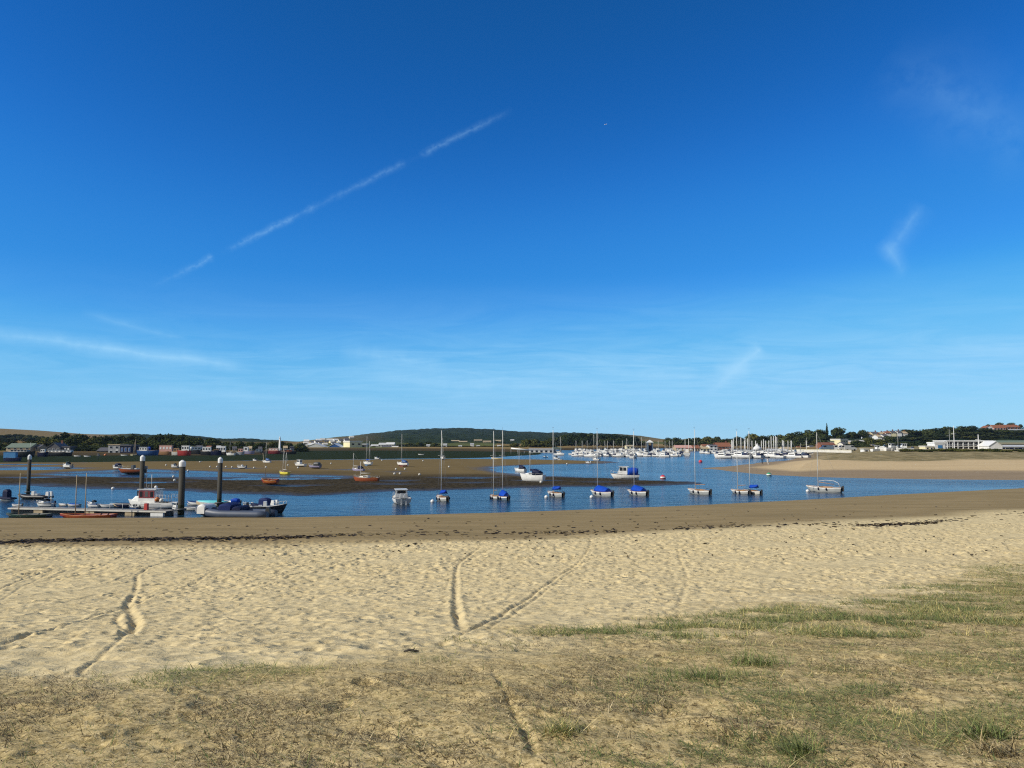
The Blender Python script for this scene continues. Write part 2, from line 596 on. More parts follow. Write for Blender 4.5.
nf = 0
while nf < 20000:
    y = 8 + RNG.random() * 62; x = (RNG.random() * 2 - 1) * (y * .78 + 4)
    t = float(beach_t(x, y))
    if t > 43.5 or t < 5:
        continue
    z = float(beach_base(x, y)); ppx, ppy = pix(x, y, z)
    if ppy > grass_edge(ppx) + 25:
        continue
    if float(vnoise(x * .25, y * .25, 77)) < .22:
        continue
    s_ = (.70 + .6 * RNG.random()) * max(.85, min(1.9, y / 19)); kd = max(.55, min(1.5, y / 22))
    stamp(x, y, .115 * s_, .066 * s_, RNG.random() * 3.14, (.016 + .034 * RNG.random() ** 1.5) * kd)
    nf += 1
for _ in range(900):   # scuffs in the trampled dune
    y = 3 + RNG.random() * 14; x = (RNG.random() * 2 - 1) * (y * .75 + 1)
    ppx, ppy = pix(x, y, float(beach_base(x, y)))
    if ppy < grass_edge(ppx):
        continue
    s_ = .4 + .5 * RNG.random()
    stamp(x, y, .14 * s_, .08 * s_, RNG.random() * 3.14, .008 + .018 * RNG.random())


def groove(pts, w, depth, rim=.32, taper=True):
    """a drag mark or wheel rut through screen-read points, cut into the sand"""
    P = [beach_hit(*p) for p in pts]
    Q = []
    for i in range(len(P) - 1):
        n = 10
        for k in range(n):
            f = k / n
            p0 = P[max(i - 1, 0)]; p1 = P[i]; p2 = P[i + 1]; p3 = P[min(i + 2, len(P) - 1)]
            Q.append(tuple(.5 * (2 * p1[a] + (p2[a] - p0[a]) * f + (2 * p0[a] - 5 * p1[a] + 4 * p2[a] - p3[a]) * f * f + (3 * p1[a] - p0[a] - 3 * p2[a] + p3[a]) * f ** 3) for a in (0, 1)))
    Q.append(P[-1]); Q = np.array(Q)
    m = w * 3.0
    i0, i1 = np.searchsorted(rows, Q[:, 1].min() - m), np.searchsorted(rows, Q[:, 1].max() + m)
    X = BX[i0:i1]; Y = BY[i0:i1]
    sel = (X > Q[:, 0].min() - m) & (X < Q[:, 0].max() + m)
    xs, ys = X[sel], Y[sel]
    d2 = np.full(xs.shape, 1e9); tt = np.zeros(xs.shape); sd = np.zeros(xs.shape)
    n = len(Q) - 1
    for i in range(n):
        ax, ay = Q[i]; ex, ey = Q[i + 1] - Q[i]; L = ex * ex + ey * ey + 1e-12
        t = np.clip(((xs - ax) * ex + (ys - ay) * ey) / L, 0, 1)
        dx = xs - ax - t * ex; dy = ys - ay - t * ey
        dd = dx * dx + dy * dy; k = dd < d2
        d2[k] = dd[k]; tt[k] = (i + t[k]) / n
    wn = w * (.8 + .45 * vnoise(xs * 2.5, ys * 2.5, 50))
    q = np.sqrt(d2) / wn
    amp = depth * (np.minimum(1, np.minimum(tt, 1 - tt) * 8 + .15) if taper else 1) * (.75 + .5 * vnoise(xs * 1.3, ys * 1.3, 51))
    dz = amp * (-np.exp(-(q ** 2) * 1.2) + rim * np.exp(-(q - 1.45) ** 2 * 5))
    Z = BZ[i0:i1]; tmp = Z[sel]; Z[sel] = tmp + dz


groove([(-40, 660), (0, 644), (35, 634), (75, 622), (115, 610), (150, 598), (178, 589), (197, 582), (213, 571), (236, 562), (250, 559)], .05, .028)
groove([(78, 675), (97, 660), (115, 646), (126, 634)], .03, .020)
groove([(124, 636), (134, 628), (135, 619), (131, 611), (129, 603), (134, 595)], .085, .062, .22, False)
groove([(128, 606), (120, 614), (117, 620), (121, 626), (128, 629)], .055, .03, .25)
groove([(133, 597), (137, 585), (138, 575), (150, 567), (165, 562), (182, 557), (212, 551)], 0.075, 0.046)
groove([(139, 604), (141, 598), (138, 594)], 0.084, 0.038)
groove([(-15, 597), (5, 587), (22, 580), (44, 573), (78, 564)], 0.065, 0.038)
groove([(0, 601), (20, 588), (46, 577), (80, 569)], 0.043, 0.019)
groove([(108, 584), (121, 578), (136, 573)], 0.065, 0.031)
groove([(464, 633), (458, 617), (456, 601), (456, 583), (458, 566), (470, 555), (484, 545)], 0.080, 0.050)
groove([(436, 646), (470, 630), (500, 615), (526, 600), (551, 582), (576, 565), (589, 548), (592, 536)], 0.056, 0.038)
groove([(480, 633), (505, 619), (531, 602), (556, 584), (580, 566), (592, 549), (594, 538)], 0.043, 0.023)
groove([(676, 612), (684, 592), (687, 575), (680, 558), (677, 546)], 0.065, 0.023)
groove([(492, 668), (500, 682), (508, 698), (517, 718), (528, 738), (536, 756)], 0.028, 0.019)
groove([(548, 575), (530, 566), (560, 552)], 0.056, 0.019)
groove([(380, 650), (412, 646), (440, 642)], 0.056, 0.023)
# soft hollow with bare sand, foreground right
for (hx, hy, ha, hb, hd) in ((690, 712, .30, .18, .035), (755, 718, .26, .16, .035), (640, 728, .3, .2, .02), (560, 700, .35, .2, .02)):
    cx, cy = beach_hit(hx, hy)
    stamp(cx, cy, ha, hb, .3, hd, .5)

m, g = new_mat('beach_sand')
pos = g.n('ShaderNodeNewGeometry').outputs['Position']
aw, ad = g.attr('wet'), g.attr('dirt')
fine = g.noise(pos, 55, 3, .7); mid = g.noise(pos, 6, 4, .6); big = g.noise(pos, .45, 3, .5)
grain = g.noise(pos, 16, 3, .65)
dry = g.mix(big, (.565, .46, .255), (.665, .55, .32))
dry = g.mix(g.ramp(mid, [(.35, 0), (.75, .30)]), dry, (.48, .38, .19))
crumb = g.noise(pos, 8.5, 3, .7)
dry = g.mix(g.ramp(crumb, [(.53, 0), (.66, .42)]), dry, (.37, .285, .145))
dry = g.mix(g.ramp(crumb, [(.34, .45), (.44, 0)]), dry, (.76, .65, .42))
drt = g.mix(g.ramp(grain, [(.38, 0), (.56, 1)]), (.25, .192, .086), (.53, .415, .205))
drt = g.mix(g.ramp(g.noise(pos, 1.6, 4, .6), [(.38, 0), (.7, .55)]), drt, (.36, .28, .128))
drt = g.mix(g.ramp(fine, [(.56, 0), (.66, .7)]), drt, (.74, .61, .36))
drt = g.mix(g.ramp(g.noise(pos, 26, 2, .6), [(.60, 0), (.66, .85)]), drt, (.090, .065, .028))
wets = g.noise(g.mapping(pos, scale=(.12, .8, 1)), 1.0, 5, .65)
wt = g.mix(g.ramp(wets, [(.35, 0), (.70, 1)]), (.215, .163, .080), (.305, .230, .118))
wt = g.mix(g.ramp(g.noise(g.mapping(pos, scale=(.25, 2.2, 1)), 1.4, 4, .7), [(.58, 0), (.68, .6)]), wt, (.105, .08, .05))
col = g.mix(ad, dry, drt)
col = g.mix(aw, col, wt)
g.L.new(col, g.bsdf.inputs['Base Color'])
g.put(g.bsdf.inputs['Roughness'], g.math('SUBTRACT', .95, g.math('MULTIPLY', aw, .12)))
g.bsdf.inputs['Specular IOR Level'].default_value = .03
wob_ = g.vmath('SCALE', g.n('ShaderNodeTexNoise').outputs['Color'], (0, 0, 0))
wn_ = wob_.node.inputs[0].links[0].from_node; g.put(wn_.inputs['Vector'], pos); wn_.inputs['Scale'].default_value = 1.7; wn_.inputs['Detail'].default_value = 3
wob_.node.inputs['Scale'].default_value = .55
vp_ = g.vmath('ADD', pos, wob_)
vo1 = g.n('ShaderNodeTexVoronoi'); g.put(vo1.inputs['Vector'], g.mapping(vp_, scale=(1, 1, .3))); vo1.inputs['Scale'].default_value = 2.3
vo2 = g.n('ShaderNodeTexVoronoi'); g.put(vo2.inputs['Vector'], g.mapping(vp_, scale=(1, 1, .3), loc=(3.1, 7.7, 0))); vo2.inputs['Scale'].default_value = 5.1
patch = g.ramp(g.noise(pos, .42, 4, .6), [(.34, .12), (.62, 1)])
lump = g.math('MULTIPLY', patch, g.math('ADD', g.math('MULTIPLY', g.math('POWER', vo1.outputs['Distance'], 1.6), 1.5), g.math('MULTIPLY', vo2.outputs['Distance'], .45)))
b1 = g.n('ShaderNodeBump'); b1.inputs['Strength'].default_value = .7; b1.inputs['Distance'].default_value = .035
hgt = g.math('ADD', g.math('MULTIPLY', fine, .22), g.math('ADD', g.math('MULTIPLY', mid, 1.0), g.math('ADD', g.math('MULTIPLY', grain, .4), g.math('MULTIPLY', g.math('MULTIPLY', lump, g.math('SUBTRACT', 1.0, g.math('MULTIPLY', ad, .7))), 2.6))))
g.put(b1.inputs['Height'], g.math('MULTIPLY', hgt, g.math('SUBTRACT', 1.0, g.math('MULTIPLY', aw, .75))))
g.L.new(b1.outputs[0], g.bsdf.inputs['Normal'])
beach = grid_object('beach', BX, BY, BZ, m, {'wet': wet, 'dirt': dirt})


def beach_z(x, y):
    """height of the finished sand (bilinear on the grid)"""
    x = np.asarray(x, float); y = np.asarray(y, float)
    i = np.clip(np.searchsorted(rows, y) - 1, 0, len(rows) - 2)
    f = np.clip((y - rows[i]) / (rows[i + 1] - rows[i]), 0, 1)
    h = half[i] * (1 - f) + half[i + 1] * f
    q = np.clip((x + h) / (2 * h) * (NC - 1), 0, NC - 1.001); j = q.astype(int); s = q - j
    a = BZ[i, j] * (1 - s) + BZ[i, j + 1] * s; b = BZ[i + 1, j] * (1 - s) + BZ[i + 1, j + 1] * s
    return a * (1 - f) + b * f


# ------------------------------------------------------------------ water
m, g = new_mat('harbour_water')
pos = g.n('ShaderNodeNewGeometry').outputs['Position']
g.bsdf.inputs['IOR'].default_value = 1.33
calm = g.noise(g.mapping(pos, scale=(.012, .034, 1)), 1.0, 4, .6)
calmr = g.ramp(calm, [(.36, 0), (.62, 1)])
g.L.new(g.mix(calmr, (.004, .018, .036), (.008, .030, .055)), g.bsdf.inputs['Base Color'])
g.bsdf.inputs['Roughness'].default_value = .16
wv = g.noise(g.mapping(pos, scale=(.55, 1.3, 1), rot=(0, 0, R(-14))), 1.0, 5, .62, .3)
wv2 = g.noise(g.mapping(pos, scale=(.14, .42, 1), rot=(0, 0, R(10))), 1.0, 3, .6)
bp = g.n('ShaderNodeBump'); bp.inputs['Distance'].default_value = .75
g.put(bp.inputs['Strength'], g.math('ADD', .16, g.math('MULTIPLY', calmr, .72)))
g.put(bp.inputs['Height'], g.math('ADD', g.math('MULTIPLY', wv, .55), g.math('MULTIPLY', wv2, .8)))
g.L.new(bp.outputs[0], g.bsdf.inputs['Normal'])
wb = MB(); wb.add([(-3400, 58, 0), (3400, 58, 0), (3400, 3300, 0), (-3400, 3300, 0)], [(0, 1, 2, 3)])
wo = wb.build('water', [m]); wo['kind'] = 'structure'


def G(pts):
    return [tuple(gp(a, b)[:2]) for a, b in pts]


# ------------------------------------------------------------------ mud flats uncovered by the tide
mud_outline = G([(-420, 482), (-200, 483), (0, 484.2), (60, 487), (110, 489.8), (150, 491.2), (220, 494), (300, 495), (360, 493.4), (440, 491.2), (520, 489.3), (600, 487.8), (660, 486.3), (700, 484.2), (708, 483),
                 (690, 481.4), (650, 480), (605, 478.6), (575, 477.6), (545, 476.4), (515, 474), (497, 472), (485, 469.3), (482, 467.6), (495, 466.2), (520, 465.2), (560, 464.3), (600, 463.7), (616, 462.6),
                 (606, 461), (575, 460.2), (520, 459.4), (450, 459), (400, 459.3), (300, 460.2), (230, 461.2), (150, 461.8), (60, 462.5), (-100, 463), (-420, 463)])
green_outline = G([(-420, 463.2), (0, 462.6), (90, 462.3), (160, 461.4), (230, 460.9), (300, 459.8), (400, 458.8), (450, 458.6), (478, 457.8), (505, 456.5), (540, 454.6), (545, 452.6), (470, 450.4), (300, 450), (262, 454), (0, 455), (-420, 455.2)])
pools = [G(p) for p in (
    [(-420, 463.5), (40, 464.2), (95, 464.4), (40, 465.6), (-420, 466)],
    [(-420, 467), (0, 466.6), (60, 467), (100, 468.4), (40, 470.5), (-420, 471)],
    [(28, 474.8), (50, 472.8), (80, 471.2), (112, 470.0), (135, 469.0), (160, 469.6), (205, 471.2), (250, 473.2), (290, 474.2), (330, 475.2), (352, 476.6), (340, 479.0), (290, 480.2), (230, 480.6), (190, 479.6), (150, 478.4), (100, 477.2), (60, 476.2)],
    [(300, 477.6), (330, 477.3), (352, 478.2), (330, 479.2)],
    [(378, 481.4), (395, 480.9), (412, 481.2), (396, 481.9)],
    [(430, 478.0), (452, 477.5), (478, 477.6), (498, 477.4), (480, 478.7), (450, 478.9)],
    [(384, 472.4), (398, 471.8), (408, 472.2), (396, 472.9)],
    [(520, 481), (540, 480.6), (556, 481.1), (540, 481.8)],
    [(360, 485), (384, 484.2), (420, 484.6), (400, 485.6)], [(455, 483.2), (476, 482.6), (492, 483), (470, 483.9)], [(575, 482.4), (600, 481.9), (618, 482.4), (598, 483.1)],
    [(260, 486.2), (290, 485.4), (322, 485.8), (300, 486.8)], [(120, 482.8), (150, 482), (190, 482.6), (150, 483.6)], [(0, 477.8), (40, 477), (70, 477.6), (30, 478.6)],
    [(200, 468.6), (240, 468), (280, 468.6), (240, 469.3)], [(320, 470), (350, 469.5), (380, 470), (350, 470.6)],
)]
py_rows = np.concatenate([np.linspace(499, 470, 88), np.linspace(469.75, 454, 90), np.linspace(453.9, 450, 40)])
dist = np.array([gp(512, p).y for p in py_rows])
uu = np.linspace(-1.05, .36, 1000)
MX = dist[:, None] * uu[None, :]; MY = np.repeat(dist[:, None], len(uu), 1)
MPX = 512 + uu[None, :] * FPX + 0 * MX; MPY = np.repeat(py_rows[:, None], len(uu), 1)
wob = (fbm(MX * .06, MY * .03, 21, 3) - .5) + .5 * (fbm(MX * .22, MY * .12, 22, 3) - .5)
sdm = poly_sd(MX, MY, mud_outline) + wob * 8.0
sdw = poly_sd(MX, MY, green_outline) + wob * 6.0
zm = np.clip(sdm * .030, -.8, .24) + np.where(sdm > 0, (fbm(MX * .10, MY * .07, 23, 4) - .5) * .10, 0)
for P in pools:
    sp = poly_sd(MX, MY, P)
    k = sstep(-5, 3, sp)
    streaky = (fbm(MX * .05, MY * .30, 24, 4) - .5) * .26
    zm = zm * (1 - k) + k * (-.012 + streaky)
rough_bar = sstep(470, 479, MPY) * (sdm > 0)
zm = zm + rough_bar * (fbm(MX * .5, MY * .5, 25, 3) - .5) * .10
zw = np.clip(sdw * .02, -.8, .05) + (fbm(MX * .03, MY * .05, 27, 3) - .5) * .03
MZ = np.maximum(zm, zw)
green_band = np.where(zw > zm, 1.0, 0.0)
dark = sstep(471, 480, MPY + (fbm(MX * .04, MY * .06, 28, 3) - .5) * 8)
wetm = 1 - sstep(.02, .16, MZ)
m, g = new_mat('tidal_mud')
pos = g.n('ShaderNodeNewGeometry').outputs['Position']
n1 = g.noise(pos, .22, 5, .65); n2 = g.noise(pos, 1.6, 4, .6)
brown = g.mix(n1, (.115, .086, .042), (.20, .150, .076))
darkc = g.mix(g.ramp(n2, [(.35, 0), (.68, 1)]), (.020, .018, .014), (.075, .062, .042))
c = g.mix(g.attr('dark'), brown, darkc)
c = g.mix(g.math('MULTIPLY', g.attr('wetness'), .6), c, (.045, .042, .040))
c = g.mix(g.attr('green_band'), c, g.mix(n1, (.012, .022, .015), (.030, .040, .022)))  # dark green tone over the band of far shallows
g.L.new(c, g.bsdf.inputs['Base Color'])
g.put(g.bsdf.inputs['Roughness'], g.math('SUBTRACT', .85, g.math('MULTIPLY', g.attr('wetness'), .42)))
g.put(g.bsdf.inputs['Specular IOR Level'], g.math('MULTIPLY', g.attr('wetness'), .14))
bp = g.n('ShaderNodeBump'); bp.inputs['Strength'].default_value = .5; bp.inputs['Distance'].default_value = .12
g.put(bp.inputs['Height'], n2); g.L.new(bp.outputs[0], g.bsdf.inputs['Normal'])
mud = grid_object('mudflat', MX, MY, MZ, m, {'green_band': green_band, 'dark': dark, 'wetness': wetm * (1 - green_band)})


def mud_z(px, py):
    i = int(np.argmin(np.abs(py_rows - py))); j = int(np.argmin(np.abs(512 + uu * FPX - px)))
    return max(0.0, float(MZ[i, j]))


# ------------------------------------------------------------------ sand spit on the right
spit_outline = G([(702, 468.5), (720, 470.4), (740, 472.4), (760, 474.3), (780, 475.6), (800, 476.6), (850, 477.8), (900, 478.7), (960, 479.4), (1024, 479.9), (1200, 481.5), (1600, 483)]) + \
    [(560, 470), (300, 470)] + G([(850, 447.5), (812, 452.5), (802, 456.8), (796, 458.8), (790, 460.2), (775, 461.6), (760, 462.6), (748, 464.0), (735, 465.6), (720, 467.2)])
sd_rows = np.concatenate([np.linspace(484, 463, 90), np.linspace(462.8, 452, 80)])
sdist = np.concatenate([np.array([gp(512, p).y for p in sd_rows]), np.linspace(452, 520, 8)])
us = np.linspace(.20, 1.15, 700)
SX = sdist[:, None] * us[None, :]; SY = np.repeat(sdist[:, None], len(us), 1)
sds = poly_sd(SX, SY, spit_outline) + (fbm(SX * .06, SY * .06, 41, 3) - .5) * 4
_sk = [-60, 0, 6, 14, 22, 34, 47, 60, 80, 110, 300]; _zs = [-2.5, 0, .22, .5, .82, 1.45, 2.05, 2.5, 2.85, 3.0, 3.0]
front_px = [702, 720, 740, 760, 780, 800, 850, 900, 960, 1024, 1200, 1600]; front_py = [468.5, 470.4, 472.4, 474.3, 475.6, 476.6, 477.8, 478.7, 479.4, 479.9, 481.5, 483]
frontd = np.array([gp(512, p_).y for p_ in np.interp(512 + us * FPX, front_px, front_py)])
SPX = 512 + FPX * us[None, :] + 0 * SX
fd = SY - frontd[None, :]
kk = 1 + 1.6 * sstep(775, 850, SPX)
sds = np.where(sds > 0, np.minimum(np.maximum(fd, sds), sds * kk), sds)
SZ = np.interp(sds, _sk, _zs) + sstep(40, 60, sds) * (fbm(SX * .12, SY * .12, 42, 3) - .5) * .7
_th = 7 + 10 * sstep(770, 860, SPX)
swet = 1 - sstep(_th, _th + 7, sds + (fbm(SX * .05, SY * .05, 43, 3) - .5) * 6)
sgr = sstep(43, 50, fd + (fbm(SX * .10, SY * .10, 44, 3) - .5) * 12) * sstep(800, 830, SPX + (fbm(SX * .1, SY * .1, 45, 2) - .5) * 30)
m, g = new_mat('spit_sand')
pos = g.n('ShaderNodeNewGeometry').outputs['Position']
n1 = g.noise(pos, .3, 5, .65); n2 = g.noise(g.mapping(pos, scale=(.06, .5, 1)), 1, 4, .6)
dryc = g.mix(n2, (.42, .305, .170), (.56, .445, .265))
wetc = g.mix(n2, (.200, .150, .095), (.315, .245, .165))
gc = g.mix(g.ramp(n1, [(.35, 0), (.65, 1)]), (.115, .100, .046), (.33, .265, .145))
c = g.mix(g.attr('grassy'), g.mix(g.attr('wetness'), dryc, wetc), gc)
g.L.new(c, g.bsdf.inputs['Base Color']); g.bsdf.inputs['Roughness'].default_value = .9
g.bsdf.inputs['Specular IOR Level'].default_value = .02
bp = g.n('ShaderNodeBump'); bp.inputs['Strength'].default_value = .6; bp.inputs['Distance'].default_value = .25
g.put(bp.inputs['Height'], g.noise(pos, 1.2, 4, .6)); g.L.new(bp.outputs[0], g.bsdf.inputs['Normal'])
grid_object('sand_spit', SX, SY, SZ, m, {'wetness': swet, 'grassy': sgr})


def spit_z(x, y):
    i = int(np.clip(np.searchsorted(sdist, y), 0, len(sdist) - 1)); j = int(np.argmin(np.abs(us - x / y)))
    return float(SZ[i, j])


# ------------------------------------------------------------------ far land: shore, village slope, wooded hills
_sx = [-900, -300, 200, 262, 275, 300, 380, 470, 540, 560, 640, 700, 735, 800, 830, 1024, 1900]
_sp = [456, 455.6, 455.2, 454.6, 452.6, 450.6, 450.4, 451.0, 452.2, 450.2, 448.4, 448.3, 449.5, 450.6, 452.5, 453.5, 454]
_rx = [-900, -300, 0, 40, 85, 130, 190, 225, 245, 262, 300, 330, 350, 380, 400, 430, 470, 490, 520, 545, 570, 600, 640, 662, 700, 735, 800, 840, 870, 930, 985, 1024, 1200, 1900]
_rp = [422, 425, 428.5, 430.5, 434, 435, 436.5, 440, 439.2, 441, 441.5, 438, 436.5, 433.5, 431.5, 429.5, 429, 430.5, 432.5, 433.8, 433.6, 434.5, 436, 439.0, 439.5, 439.5, 437.5, 435.5, 434, 432, 429.2, 428.6, 426, 426]
_rdx = [-900, 0, 200, 300, 660, 700, 760, 840, 1900]; _rdd = [1500, 1800, 2500, 2600, 2600, 1900, 1200, 800, 800]
lu_px = np.concatenate([np.linspace(-800, -60, 110), np.linspace(-58, 1082, 760), np.linspace(1090, 1900, 110)])
lu = (lu_px - 512) / FPX
ds = np.array([gp(512, p).y for p in np.interp(lu_px, _sx, _sp)])
dr = np.interp(lu_px, _rdx, _rdd)
zr = EYE + (440 - np.interp(lu_px, _rx, _rp)) * dr / FPX
NL = 130
sline = np.concatenate([[-.02, -.008], np.linspace(0, 1, NL) ** 1.25, [1.06, 1.15]])


def land_z(s, zrj):
    base = -1.5 + 3.0 * sstep(-.02, .012, s)
    k = np.clip((s - .10) / .90, 0, 1)
    rise = (k * k * (3 - 2 * k)) * .55 + k ** 1.6 * .45
    z = base + np.maximum(zrj - 1.5, 0) * rise
    return np.where(s > 1, z - (s - 1) * 260, z)


LD = ds[None, :] + (dr - ds)[None, :] * sline[:, None]
LX = LD * lu[None, :]; LY = LD
LZ = land_z(sline[:, None] + 0 * LD, zr[None, :])
LPX = lu_px[None, :] + 0 * LD
center = sstep(290, 400, LPX) * (1 - sstep(600, 665, LPX))
wooded = np.clip(center * sstep(.07, .16, sline[:, None] + (fbm(LX * .004, LY * .004, 61, 3) - .5) * .3), 0, 1)
leftfield = sstep(120, 60, LPX) * 1.0
wooded = np.maximum(wooded, (1 - sstep(90, 130, LPX)) * 0)
rightwood = sstep(730, 780, LPX) * sstep(.2, .3, sline[:, None] + 0 * LD)
wooded = np.maximum(wooded, rightwood)
midwood = sstep(95, 140, LPX) * (1 - sstep(270, 300, LPX)) * sstep(.2, .4, sline[:, None] + 0 * LD)
wooded = np.maximum(wooded, midwood)
lump = (fbm(LX * .035, LY * .035, 62, 3) - .35)
amp = np.where(LPX > 700, 3.5, 11.0)
LZ = LZ + wooded * np.clip(lump, 0, 1) * amp * (sline[:, None] < 1.08)
field = fbm(LX * .0030, LY * .0060, 63, 2)
m, g = new_mat('countryside')
pos = g.n('ShaderNodeNewGeometry').outputs['Position']
n1 = g.noise(pos, .05, 5, .7); n2 = g.noise(pos, .012, 3, .5)
wd = g.mix(g.ramp(n1, [(.35, 0), (.68, 1)]), (.007, .015, .012), (.034, .050, .026))
vor = g.n('ShaderNodeTexVoronoi'); g.put(vor.inputs['Vector'], g.mapping(pos, scale=(.0036, .0026, 0))); vor.inputs['Scale'].default_value = 1.0
sepc = g.n('ShaderNodeSeparateColor'); g.L.new(vor.outputs['Color'], sepc.inputs[0])
fl = g.ramp(sepc.outputs[0], [(.0, (.21, .145, .065)), (.45, (.26, .185, .085)), (.55, (.085, .105, .035)), (1.0, (.12, .13, .05))])
fl = g.mix(g.ramp(n1, [(.4, 0), (.7, .5)]), fl, (.06, .065, .028))
fl = g.mix(g.attr('straw'), fl, g.mix(n2, (.205, .150, .075), (.17, .135, .065)))
c = g.mix(g.attr('wooded'), fl, wd)
c = g.mix(g.attr('shoreline'), c, (.060, .048, .030))
g.L.new(c, g.bsdf.inputs['Base Color']); g.bsdf.inputs['Roughness'].default_value = .95
g.bsdf.inputs['Specular IOR Level'].default_value = .0
shl = 1 - sstep(.0, .022, sline[:, None] + 0 * LD)
lo_ = grid_object('hills', LX, LY, LZ, m, {'wooded': wooded, 'shoreline': shl, 'straw': sstep(130, 95, LPX) * sstep(.50, .56, sline[:, None] + (fbm(LX * .004, LY * .002, 65, 3) - .5) * .12)})


def land_at(px, Y):
    j = int(np.argmin(np.abs(lu_px - px)))
    s = (Y - ds[j]) / (dr[j] - ds[j])
    i = int(np.clip(np.searchsorted(sline, s), 0, len(sline) - 1))
    return float(LZ[i, j])


def land_hit(px, py):
    """distance at which the sight line meets the far land"""
    j = int(np.argmin(np.abs(lu_px - px)))
    zz = at(px, py, 1.0).z - EYE
    los = EYE + zz * LD[:, j]
    k = np.nonzero(LZ[:, j] > los)[0]
    return float(LD[k[0], j]) if len(k) else float(LD[-3, j])


# ------------------------------------------------------------------ haze: a box of thin pale air
hz = MB().box((0, 1300, 32), (9000, 4200, 72))
hm = bpy.data.materials.new('thin_haze'); hm.use_nodes = True
nt = hm.node_tree
for n in list(nt.nodes):
    nt.nodes.remove(n)
out = nt.nodes.new('ShaderNodeOutputMaterial'); pv = nt.nodes.new('ShaderNodeVolumePrincipled')
pv.inputs['Color'].default_value = (.45, .68, 1.0, 1); pv.inputs['Density'].default_value = .000045
pv.inputs['Anisotropy'].default_value = 0
nt.links.new(pv.outputs[0], out.inputs['Volume'])
HAZE = True
if HAZE:
    ho = hz.build('haze', [hm]); ho['kind'] = 'stuff'
# ------------------------------------------------------------------ boats
def hull_shape(L, B, F, draft=.35, transom=.72, rise=.35, n=11, m=6, rake=.10, stern_rise=.08):
    st = []
    for i in range(n):
        s = i / (n - 1)
        if s < .45:
            b = B / 2 * (transom + (1 - transom) * math.sin(PI / 2 * s / .45))
        else:
            b = B / 2 * max(.02, 1 - ((s - .45) / .55) ** 2.3)
        zs = F * (1 + stern_rise * max(0, 1 - 2.5 * s) ** 2 + rise * max(0, (s - .3) / .7) ** 2)
        zk = -draft * math.sin(PI * min(1, .18 + s * .80)) ** .7
        x = -L / 2 + L * s
        st.append((x, b, zk, zs, s))
    return st, m, rake * L


def hull_mesh(H, wl=.06, bottom=1, transom=0):
    st, m, rk = H
    mb = MB(); rings = []
    for x, b, zk, zs, s in st:
        ring = []
        for sd in (1, -1):
            ks = range(m + 1) if sd == 1 else range(m - 1, -1, -1)
            for k in ks:
                t = 1 - k / m          # 1 at the sheer, 0 on the keel
                y = sd * b * (1 - (1 - t) ** 2.4); z = zk + (zs - zk) * t ** 1.35
                xx = x - (rk * (1 - t) * s ** 3) + (rk * .4 * (1 - t) * (1 - s) ** 6)
                ring.append(Vector((xx, y, z)))
        # open ring: port sheer -> keel -> starboard sheer
        rings.append(ring)
    n = len(rings[0]); vs = [p for r in rings for p in r]; fs = []; mis = []
    for i in range(len(rings) - 1):
        for k in range(n - 1):
            a = i * n + k
            fs.append((a, a + n, a + n + 1, a + 1))
    for f in fs:
        zc_ = sum(vs[j].z for j in f) / 4
        mb.add([vs[j] for j in f], [(0, 1, 2, 3)], bottom if zc_ < wl else 0, True)
    # transom
    tr = rings[0]
    mb.add(tr, [tuple(range(n))], transom)
    return mb


def deck_mesh(H, well=None, inset=.68, floor=-.28, drop=.03):
    """deck between the gunwales, with an open cockpit between two stations (fractions of the length)"""
    st, m, rk = H
    deck = MB(); wellm = MB()
    for i in range(len(st) - 1):
        x0, b0, _, z0, s0 = st[i]; x1, b1, _, z1, s1 = st[i + 1]
        z0 -= drop; z1 -= drop
        if well and well[0] - 1e-6 <= s0 and s1 <= well[1] + 1e-6:
            for sd in (1, -1):
                a, b, c, d = (x0, sd * b0, z0), (x1, sd * b1, z1), (x1, sd * b1 * inset, z1 + .01), (x0, sd * b0 * inset, z0 + .01)
                deck.add([a, b, c, d], [(0, 1, 2, 3)])
                e, f = (x1, sd * b1 * inset * .92, z1 + floor), (x0, sd * b0 * inset * .92, z0 + floor)
                wellm.add([d, c, e, f], [(0, 1, 2, 3)])
            wellm.add([(x0, b0 * inset * .92, z0 + floor), (x1, b1 * inset * .92, z1 + floor), (x1, -b1 * inset * .92, z1 + floor), (x0, -b0 * inset * .92, z0 + floor)], [(0, 1, 2, 3)])
        else:
            deck.add([(x0, b0, z0), (x1, b1, z1), (x1, 0, z1 + b1 * .10), (x0, 0, z0 + b0 * .10)], [(0, 1, 2, 3)], 0, True)
            deck.add([(x0, 0, z0 + b0 * .10), (x1, 0, z1 + b1 * .10), (x1, -b1, z1), (x0, -b0, z0)], [(0, 1, 2, 3)], 0, True)
    if well:   # end walls of the cockpit
        for sgn, s_ in ((0, well[0]), (1, well[1])):
            k = min(range(len(st)), key=lambda i: abs(st[i][4] - s_))
            x, b, _, z, _ = st[k]; z -= drop
            wellm.add([(x, b * inset, z + .02), (x, -b * inset, z + .02), (x, -b * inset * .92, z + floor), (x, b * inset * .92, z + floor)], [(0, 1, 2, 3)])
    return deck, wellm


def sheer(H, s):
    st = H[0]
    for i in range(len(st) - 1):
        if st[i][4] <= s <= st[i + 1][4] + 1e-9:
            f = (s - st[i][4]) / (st[i + 1][4] - st[i][4])
            return tuple(st[i][k] * (1 - f) + st[i + 1][k] * f for k in (0, 1, 3))
    return st[-1][0], st[-1][1], st[-1][3]


